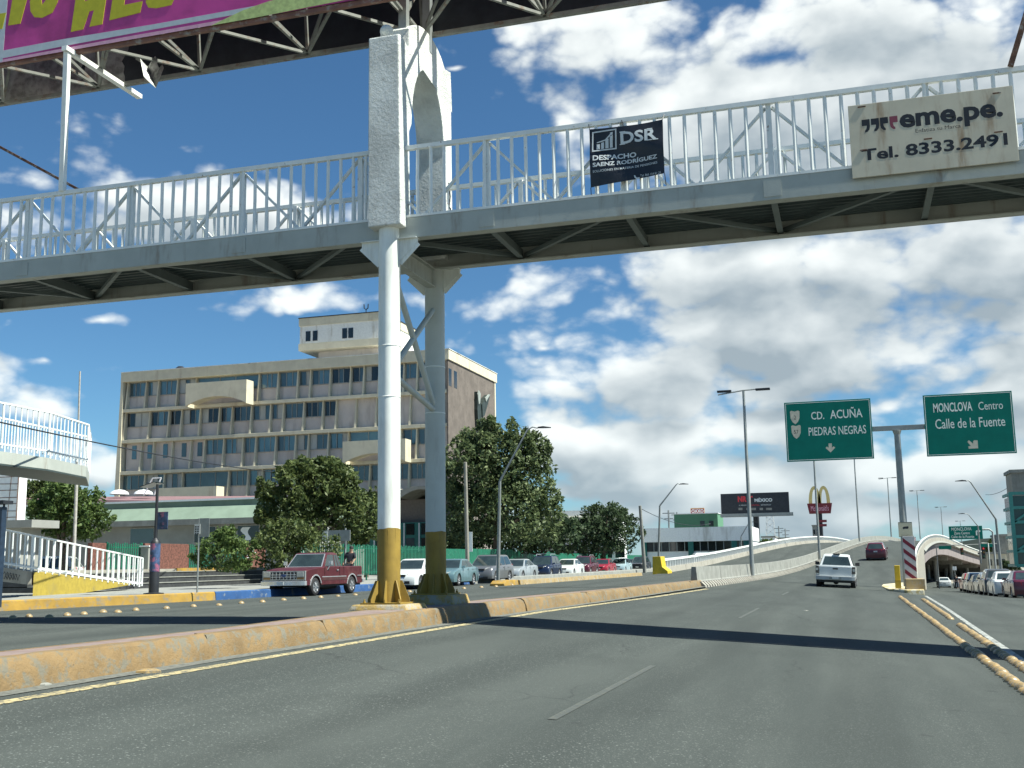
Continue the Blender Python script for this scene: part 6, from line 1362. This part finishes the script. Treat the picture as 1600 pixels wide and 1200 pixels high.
    mb = MB(); mb.box(-W*.42, W*.42, -f+.03, f-.12, S_['zb']-.06, S_['zb']+.05); mb.build('underbody', BLACKP, root)
    for sx in (-1, 1):
        for yy in yw: wheel(root, sx*(W/2-.12), yy, r, .20, GALV if darkrim else RIM)
    if rack:
        for sx in (-1, 1): mb = MB(); mb.tube([(sx*.55, -1.5, H-.02), (sx*.56, -1.4, H+.09), (sx*.56, .0, H+.09), (sx*.55, .1, H-.02)], .025, 6); mb.build('roof_rail', CHROME, root)
        if rack == 2:
            for yy in (-1.1, -.2): mb = MB(); mb.box(-.6, .6, yy-.03, yy+.03, H+.115, H+.15); mb.build('roof_bar', CHROME, root)
    root.location = pos; root.rotation_euler.z = yaw; root.scale = (sc or scale, sc or scale, scale) if not isinstance(sc, tuple) else sc
    return root
YW = math.pi   # parked facing back toward the camera (front is towards -Y)
def parked(px, py, d, z=None): p = dp(px, py, d); return (p.x, p.y, 0.0 if z is None else z)
row = [  # px centre, depth, kind, paint, label, scale
 (648, 54.0, 'sedan', P_WHITE, 'white sedan parked between the two footbridge columns', dict()),
 (706, 60.5, 'sedan', P_TEAL, 'dull blue green sedan parked just right of the rear column', dict()),
 (764, 67.0, 'suv', P_GREY, 'large grey sport utility parked in front of the concrete post', dict()),
 (808, 76.0, 'sedan', P_SILVER, 'silver sedan parked between the grey and the navy sport utilities', dict()),
 (850, 83.0, 'suv', P_NAVY, 'dark navy sport utility with roof bars in the parked row', dict(rack=2)),
 (888, 92.0, 'sedan', P_WHITE, 'white sedan parked between the navy and wine red sport utilities', dict()),
 (913, 99.0, 'suv', P_WINE, 'wine red sport utility parked ahead of the bright red sedan', dict(rack=1)),
 (943, 108., 'sedan', P_RED, 'bright red sedan in the parked row along the green fence', dict()),
 (970, 117., 'hatch', P_LBLUE, 'pale blue hatchback near the end of the parked row', dict()),
 (1001, 128., 'suv', P_BLACK, 'almost black sport utility beside the yellow barrier head', dict()),
 (988, 137., 'sedan', P_DGREY, 'dark grey sedan mostly hidden at the far end of the parked row', dict())]
for px, d, kind, pm, lab, kw in row:
    p = dp(px, 900, d); car('parked_sedan' if kind == 'sedan' else 'parked_sport_utility' if kind == 'suv' else 'parked_hatchback', lab, (p.x, p.y, 0), YW+random.uniform(-.03, .03), kind, pm, 'cars parked along the green fence', **kw)
rr = [(1600, 58.5, 'sedan', P_WINE, 'wine red sedan cut by the right frame edge'), (1572, 63.5, 'sedan', P_WHITE, 'white sedan second from the front in the right hand row'), (1556, 70.5, 'suv', P_DGREY, 'dark grey sport utility behind the white sedan at right'),
      (1544, 78.5, 'hatch', P_SILVER, 'silver hatchback in the middle of the right hand row'), (1533, 86., 'sedan', P_BLACK, 'black sedan in the right hand row'), (1524.5, 94., 'suv', P_WHITE, 'white sport utility near the far end of the right hand row'), (1517, 103., 'suv', P_RED, 'red sport utility last in the right hand row')]
for px, d, kind, pm, lab in rr:
    p = dp(px, 905, d); car('parked_sedan' if kind == 'sedan' else 'parked_sport_utility' if kind == 'suv' else 'parked_hatchback', lab, (p.x, p.y, gz(p.x, p.y)), random.uniform(-.03, .03), kind, pm, 'cars parked along the right side road')
for px, d, kind, pm, lab in ((1474, 158, 'sedan', P_WHITE, 'white sedan driving away under the overpass, left of the pair'), (1501, 148, 'hatch', P_WHITE, 'white hatchback driving away near the parked row')):
    p = dp(px, 905, d); car('driving_car', lab, (p.x, p.y, gz(p.x, p.y)), 0, kind, pm)
def ramp_pt(px, d):
    p = dp(px, 880, d); i = int(np.argmin((C[:, 0]-p.x)**2+(C[:, 1]-p.y)**2)); w = (Vector(C[i])-p); lat = (p.x-C[i][0])*Np[i][0]+(p.y-C[i][1])*Np[i][1]
    return Vector((p.x, p.y, C[i][2]+rz(i, lat)+.01)), math.atan2(-T[i][0], T[i][1]), math.atan2(C[min(i+3, NC-1)][2]-C[max(i-3, 0)][2], 12)
p, ya, pi_ = ramp_pt(1371, 106); o = car('driving_sport_utility', 'dark red sport utility climbing the ramp ahead of the white pickup', p, ya, 'suv', P_WINE); o.rotation_euler = (pi_, 0, ya)
p, ya, pi_ = ramp_pt(1424, 205); o = car('driving_car', 'red car just visible at the crest behind the sign mast', p, ya, 'suv', P_RED)
p = dp(62, 872, 60); car('parked_sport_utility', 'white and dark off road car behind the white access ramp bars', (p.x, p.y, .2), 1.9, 'suv', P_WHITE)

p = dp(1112, 872, 140); car('parked_van', 'white van parked before the white flat roofed shop beyond the ramp rail', (p.x, p.y, 0), -1.2, 'suv', P_WHITE, scale=1.25)
# maroon pickup, facing the camera
def pickup(name, label, pos, yaw, pm, old, scale=1.0):
    root = thing(name, label, 'pickup truck', (0, 0, 0)); W = 1.98
    if old:
        up = [(-2.70, .52), (-2.70, 1.16), (-2.66, 1.20), (-2.62, 1.20), (-2.615, 1.20), (-.84, 1.20), (-.83, 1.20), (.86, 1.19), (.95, 1.18), (1.7, 1.14), (2.45, 1.07), (2.56, 1.02), (2.60, .92), (2.60, .62)]
        inner = [.52, 1.16, 1.20, 1.20, .72, .72, 1.20, 1.19, 1.18, 1.15, 1.08, 1.02, .92, .62]; wy = (1.72, -1.62); r = .37; ra = .46; zb = .45; H = 1.79; g0, g1, t0, t1 = -.82, .95, -.58, .34; wbm, wtm = .90, .74
    else:
        up = [(-2.64, .58), (-2.66, 1.14), (-2.64, 1.18), (-2.58, 1.18), (-2.575, 1.18), (-.90, 1.18), (-.89, 1.18), (.80, 1.17), (1.05, 1.15), (1.8, 1.12), (2.4, 1.0), (2.56, .86), (2.6, .6)]
        inner = [.58, 1.14, 1.18, 1.18, .74, .74, 1.18, 1.17, 1.15, 1.12, 1.0, .86, .6]; wy = (1.62, -1.58); r = .38; ra = .47; zb = .50; H = 1.79; g0, g1, t0, t1 = -.90, 1.05, -.62, .25; wbm, wtm = .87, .66
    body_mesh(W, up, zb, wy, ra, r, inner=inner, plan=.03 if old else .06, shoulder=.03, zmid=.95).build('body', pm, root, smooth=35)
    z0 = 1.17; B = [(-wbm, g0, z0-.03), (wbm, g0, z0-.03), (wbm, g1, z0-.03), (-wbm, g1, z0-.03)]; Tt = [(-wtm, t0, H-.05), (wtm, t0, H-.05), (wtm, t1, H-.04), (-wtm, t1, H-.04)]
    mb = MB(); mb.loft([B, Tt], cap=False); k = len(mb.v); mb.v += [(-wtm*.88, t0+.12, H), (wtm*.88, t0+.12, H), (wtm*.88, t1-.15, H), (-wtm*.88, t1-.15, H)]
    mb.f += [(4, 5, k+1, k), (5, 6, k+2, k+1), (6, 7, k+3, k+2), (7, 4, k, k+3), (k, k+1, k+2, k+3)]; mb.build('cabin', pm, root, smooth=45, bevel=.03)
    if old: quad_pane(root, (B[2], B[3], Tt[3], Tt[2]), .03, .97, .05, .97, 'windscreen_frame', CHROME, .006)
    quad_pane(root, (B[2], B[3], Tt[3], Tt[2]), .06, .94, .10, .93, 'windscreen', CARGL, .012)
    quad_pane(root, (B[0], B[1], Tt[1], Tt[0]), .07, .93, .12, .86, 'rear_window', CARGL, .010)
    for sx in (1, -1):
        c = (B[1], B[2], Tt[2], Tt[1]) if sx > 0 else (B[3], B[0], Tt[0], Tt[3])
        spans = ((.06, .20), (.23, .36), (.42, .92)) if old else ((.05, .38), (.43, .92))
        for u0, u1 in spans:
            if sx < 0: u0, u1 = 1-u1, 1-u0
            quad_pane(root, c, u0, u1, .10, .90, 'side_window', CARGL, .01)
        x = sx*W/2
        if old:
            mb = MB(); mb.box(min(x*1.02, x*1.16), max(x*1.02, x*1.16), .55, .66, 1.26, 1.42); mb.tube([(x*.96, .62, 1.2), (x*1.1, .6, 1.3)], .02, 6); mb.bar((x*.98, .7, 1.05), (x*1.1, .62, 1.26), .03); mb.build('wing_mirror', CHROME, root, bevel=.01)
            mb = MB(); mb.box(min(x*1.0, x*1.008), max(x*1.0, x*1.008), -1.05, 1.18, .62, .75); mb.build('side_panel', P_TRIM, root)
            mb = MB(); mb.box(min(x*1.0, x*1.01), max(x*1.0, x*1.01), -1.05, 1.18, .751, .785); mb.box(min(x*1.0, x*1.01), max(x*1.0, x*1.01), -2.66, -2.12, .77, .80); mb.build('side_trim', CHROME, root)
            mb = MB(); mb.box(min(x*.99, x*1.03), max(x*.99, x*1.03), -.28, -.12, 1.02, 1.06); mb.build('door_handle', CHROME, root)
            for yw_ in wy:
                mb = MB(); a_ = [R_(q_) for q_ in range(8, 173, 12)]
                mb.loft([[(x*.985, yw_+(ra-.005)*math.cos(q_), r+(ra-.005)*math.sin(q_)), (x*1.012, yw_+(ra-.005)*math.cos(q_), r+(ra-.005)*math.sin(q_)), (x*1.012, yw_+(ra+.05)*math.cos(q_), r+(ra+.05)*math.sin(q_)), (x*.985, yw_+(ra+.05)*math.cos(q_), r+(ra+.05)*math.sin(q_))] for q_ in a_]); mb.build('arch_trim', CHROME, root)
            for yy in (.93, -.42, -.83): mb = MB(); mb.box(min(x*.99, x*1.002), max(x*.99, x*1.002), yy-.008, yy+.008, .52, 1.17); mb.build('door_seam', BLACKP, root)
        else:
            mb = MB(); mb.hexa([(sx*(W/2-.06), .42, 1.20), (sx*(W/2+.17), .44, 1.20), (sx*(W/2+.17), .56, 1.20), (sx*(W/2-.06), .58, 1.20), (sx*(W/2-.06), .42, 1.36), (sx*(W/2+.16), .44, 1.38), (sx*(W/2+.16), .54, 1.38), (sx*(W/2-.06), .56, 1.34)]); mb.build('wing_mirror', BLACKP, root, bevel=.02)
            mb = MB(); mb.hexa([(sx*W*.415, -2.67, .80), (sx*W*.50, -2.63, .80), (sx*W*.502, -2.45, .80), (sx*W*.42, -2.5, .80), (sx*W*.415, -2.675, 1.16), (sx*W*.495, -2.63, 1.16), (sx*W*.497, -2.48, 1.16), (sx*W*.42, -2.5, 1.16)]); tlm = mb.build('tail_light', mat("lamp_smoked", (.035, .035, .038), .2, var=.2, coat=.5), root, bevel=.012)
            mb = MB(); mb.box(min(sx*W*.43, sx*W*.487), max(sx*W*.43, sx*W*.487), -2.688, -2.66, .93, 1.05); mb.build('lamp_lens', LAMPG, tlm)
    if old:
        mb = MB(); mb.box(-.99, .99, 2.56, 2.64, .64, 1.03); mb.build('grille_surround', GALV, root, bevel=.015)
        mb = MB(); mb.box(-.58, .58, 2.641, 2.655, .70, .98); gr = mb.build('grille', BLACKP, root)
        mb = MB()
        for zz in (.79, .88): mb.box(-.58, .58, 2.656, 2.672, zz-.012, zz+.012)
        for k in range(-3, 4): mb.box(k*.165-.012, k*.165+.012, 2.656, 2.668, .70, .98)
        mb.build('grille_bar', CHROME, gr)
        mb = MB(); mb.lathe([(.10, 0), (.10, .012), (.01, .016)], (0, 2.672, .84), axis='y', n=18); mb.v = [(x_*1.3, y_, .84+(z_-.84)*.6) for x_, y_, z_ in mb.v]; mb.build('emblem', mat("emblem_blue", (.03, .06, .16), .3, var=.05), gr)
        for sx in (-1, 1):
            mb = MB(); mb.box(min(sx*.62, sx*.93), max(sx*.62, sx*.93), 2.641, 2.66, .80, .99); mb.build('headlight', LAMPG, root, bevel=.01); mb = MB(); mb.box(min(sx*.62, sx*.93), max(sx*.62, sx*.93), 2.641, 2.655, .69, .77); mb.build('turn_signal', mat("amber_lens", (.22, .12, .03), .3, var=.1), root)
        mb = MB(); mb.loft([[(x_, 2.82-.10*abs(x_)**3, .44), (x_, 2.82-.10*abs(x_)**3, .62), (x_, 2.60-.06*abs(x_)**3, .62), (x_, 2.60-.06*abs(x_)**3, .44)] for x_ in np.linspace(-1.02, 1.02, 13)]); mb.build('front_bumper', CHROME, root, bevel=.015)
        mb = MB(); mb.box(-.1, .22, 2.821, 2.835, .47, .60); mb.build('front_plate', PLATE, root)
        mb = MB(); mb.loft([[(x_, 2.48, z_+.003) for x_ in np.linspace(-.96, .96, 7)]+[] for z_ in (1.07,)]*1) if False else mb.box(-.02, .02, 1.0, 1.05, 1.165, 1.18); mb.build('wiper', BLACKP, root)
        mb = MB(); mb.box(-.86, .86, -2.70, 1.9, .36, .50); mb.build('chassis', BLACKP, root)
        mb = MB(); mb.box(-.98, .98, -2.86, -2.705, .48, .62); mb.build('rear_bumper', CHROME, root, bevel=.015)
        mb = MB(); mb.tube([(-.3, -1.3, .35), (-.3, -.2, .33), (-.25, .6, .4)], .11, 8); mb.build('exhaust', BLACKP, root)
    else:
        mb = MB(); mb.box(-.80, .80, -2.690, -2.662, .66, 1.15); tgm = mb.build('tailgate', pm, root, bevel=.02)
        mb = MB(); mb.box(-.13, .13, -2.70, -2.691, 1.00, 1.07); mb.build('handle', BLACKP, tgm, bevel=.01)
        mb = MB(); mb.loft([[(x_, -2.80+.10*abs(x_)**3, .46), (x_, -2.82+.10*abs(x_)**3, .66), (x_, -2.60, .655), (x_, -2.60, .46)] for x_ in np.linspace(-.98, .98, 13)]); mb.build('rear_bumper', mat("bumper_pale", (.48, .50, .50), .45, .1, var=.08), root, bevel=.02)
        mb = MB(); mb.box(-.30, .30, -2.84, -2.815, .50, .63); mb.build('plate_recess', GALV, root); mb = MB(); mb.box(-.16, .16, -2.855, -2.841, .52, .62); mb.build('rear_plate', PLATE, root)
        mb = MB(); mb.box(-.85, .85, -2.62, -.9, .34, .52); mb.tube([(-.9, -1.58, .38), (.9, -1.58, .38)], .07, 8); mb.lathe([(.02, -.16), (.14, -.1), (.17, 0), (.14, .1), (.02, .16)], (0, -1.58, .38), axis='x', n=10); mb.build('chassis', BLACKP, root)
        mb = MB(); mb.box(-.17, .17, t0-.06, t0+.06, H-.03, H+.03); mb.build('brake_lamp', BLACKP, root, bevel=.01)
        for sx in (-1, 1): mb = MB(); mb.box(min(sx*.12, sx*.42), max(sx*.12, sx*.42), -.45, -.33, 1.2, 1.62); mb.build('headrest', BLACKP, root)
        mb = MB(); mb.box(-.90, .90, 2.56, 2.615, .55, .8); mb.build('front_grille', BLACKP, root)
    for sx in (-1, 1):
        for yy in wy: wheel(root, sx*(W/2-.13), yy, r, .25, RIM, 6)
    root.location = pos; root.rotation_euler.z = yaw; root.scale = (scale,)*3
    return root
pf = gp(489, 931, 0); pr_ = gp(541, 927.5, 0)   # front and rear wheel contacts on the road side
dv = (pf-pr_).normalized(); yaw = math.atan2(-dv.x, dv.y); sc_ = (pf-pr_).length/3.34; sc_ = max(sc_, .5)*1.10
cx_ = pf-dv*1.72*sc_; side = Vector((dv.y, -dv.x, 0))   # vehicle right
cc_ = cx_+side*(.86*sc_)
MAROON = pickup('parked_pickup', 'old maroon pickup with chrome bumper parked at the blue kerb', (cc_.x, cc_.y, 0), yaw, P_MAROON, True, sc_)
print('pickup scale', sc_, 'yaw', yaw, 'pos', cc_)
tp = dp(1307, 920, 57); TAC = pickup('driving_pickup', 'white pickup seen from behind at the foot of the ramp', (tp.x, tp.y+2.6, gz(tp.x, tp.y+2.6)+.02), math.atan2(-(.02), 1), P_WHITE, False, 1.0)
TAC.rotation_euler.y = math.atan(.055)

# ------------------------------------------------------------------ people
def skinned(name, joints, edges, m, parent, sub=2):
    me = bpy.data.meshes.new(name); off_ = OFF[parent.name]; me.from_pydata([tuple(Vector(j[:3])-off_) for j in joints], edges, [])
    o = bpy.data.objects.new(name, me); COL.objects.link(o); o.parent = parent; OFF[o.name] = off_
    md = o.modifiers.new("skin", 'SKIN'); 
    for i, j in enumerate(joints): me.skin_vertices[0].data[i].radius = (j[3], j[3])
    me.skin_vertices[0].data[0].use_root = True; o.modifiers.new("sub", 'SUBSURF').levels = sub; o.modifiers["sub"].render_levels = sub
    me.materials.append(m); return o
def person(label, base, shirt, trousers, lean=0.):
    t = thing('person', label, 'person', tuple(base)); b = Vector(base); J = lambda x, y, z, r: (b.x+x+lean*max(0, z-.95), b.y+y, b.z+z, r)
    body = [J(0, 0, .95, .13), J(0, 0, 1.15, .12), J(0, 0, 1.38, .13), J(0, 0, 1.50, .055), J(.01, -.02, 1.60, .09), J(.01, -.02, 1.70, .08),
            J(.19, 0, 1.41, .06), J(.27, -.03, 1.15, .045), J(.25, -.2, .98, .034), J(.24, -.27, .92, .028), J(-.19, 0, 1.41, .06), J(-.28, .02, 1.15, .045), J(-.27, -.1, .92, .034), J(-.27, -.13, .84, .028),
            J(.10, 0, .86, .085), J(.11, -.02, .48, .06), J(.12, .03, .10, .042), J(.12, -.1, .04, .04), J(-.10, 0, .86, .085), J(-.12, .03, .48, .06), J(-.12, .1, .10, .042), J(-.12, -.02, .04, .04)]
    ed = [(0, 1), (1, 2), (2, 3), (3, 4), (4, 5), (2, 6), (6, 7), (7, 8), (8, 9), (2, 10), (10, 11), (11, 12), (12, 13), (0, 14), (14, 15), (15, 16), (16, 17), (0, 18), (18, 19), (19, 20), (20, 21)]
    skinned('body', body, ed, SKIN, t)
    sh_ = [(x, y, z, r+.022) for x, y, z, r in (body[0], body[1], body[2], body[6], body[7], body[10], body[11])]
    skinned('shirt', sh_, [(0, 1), (1, 2), (2, 3), (3, 4), (2, 5), (5, 6)], shirt, t)
    tr_ = [(x, y, z, r+.02) for x, y, z, r in (body[0], body[14], body[15], body[16], body[18], body[19], body[20])]
    skinned('trousers', tr_, [(0, 1), (1, 2), (2, 3), (0, 4), (4, 5), (5, 6)], trousers, t)
    h = body[5]; mb = MB(); mb.lathe([(.105*math.cos(R_(a)), .105*math.sin(R_(a))) for a in range(-10, 91, 20)], (h[0], h[1]+.02, h[2]-.03), n=14); mb.build('hair', HAIR, t, smooth=60)
    return t
p = dp(546, 880, 52); person('person in dark top with bare arms standing behind the pickup bed', (p.x, p.y, .30), CLOTHB, CLOTHB, .12)
p = dp(1494, 905, 143); person('person in black clothes walking beside the white hatchback', (p.x, p.y, gz(p.x, p.y)), CLOTHB, CLOTHB)
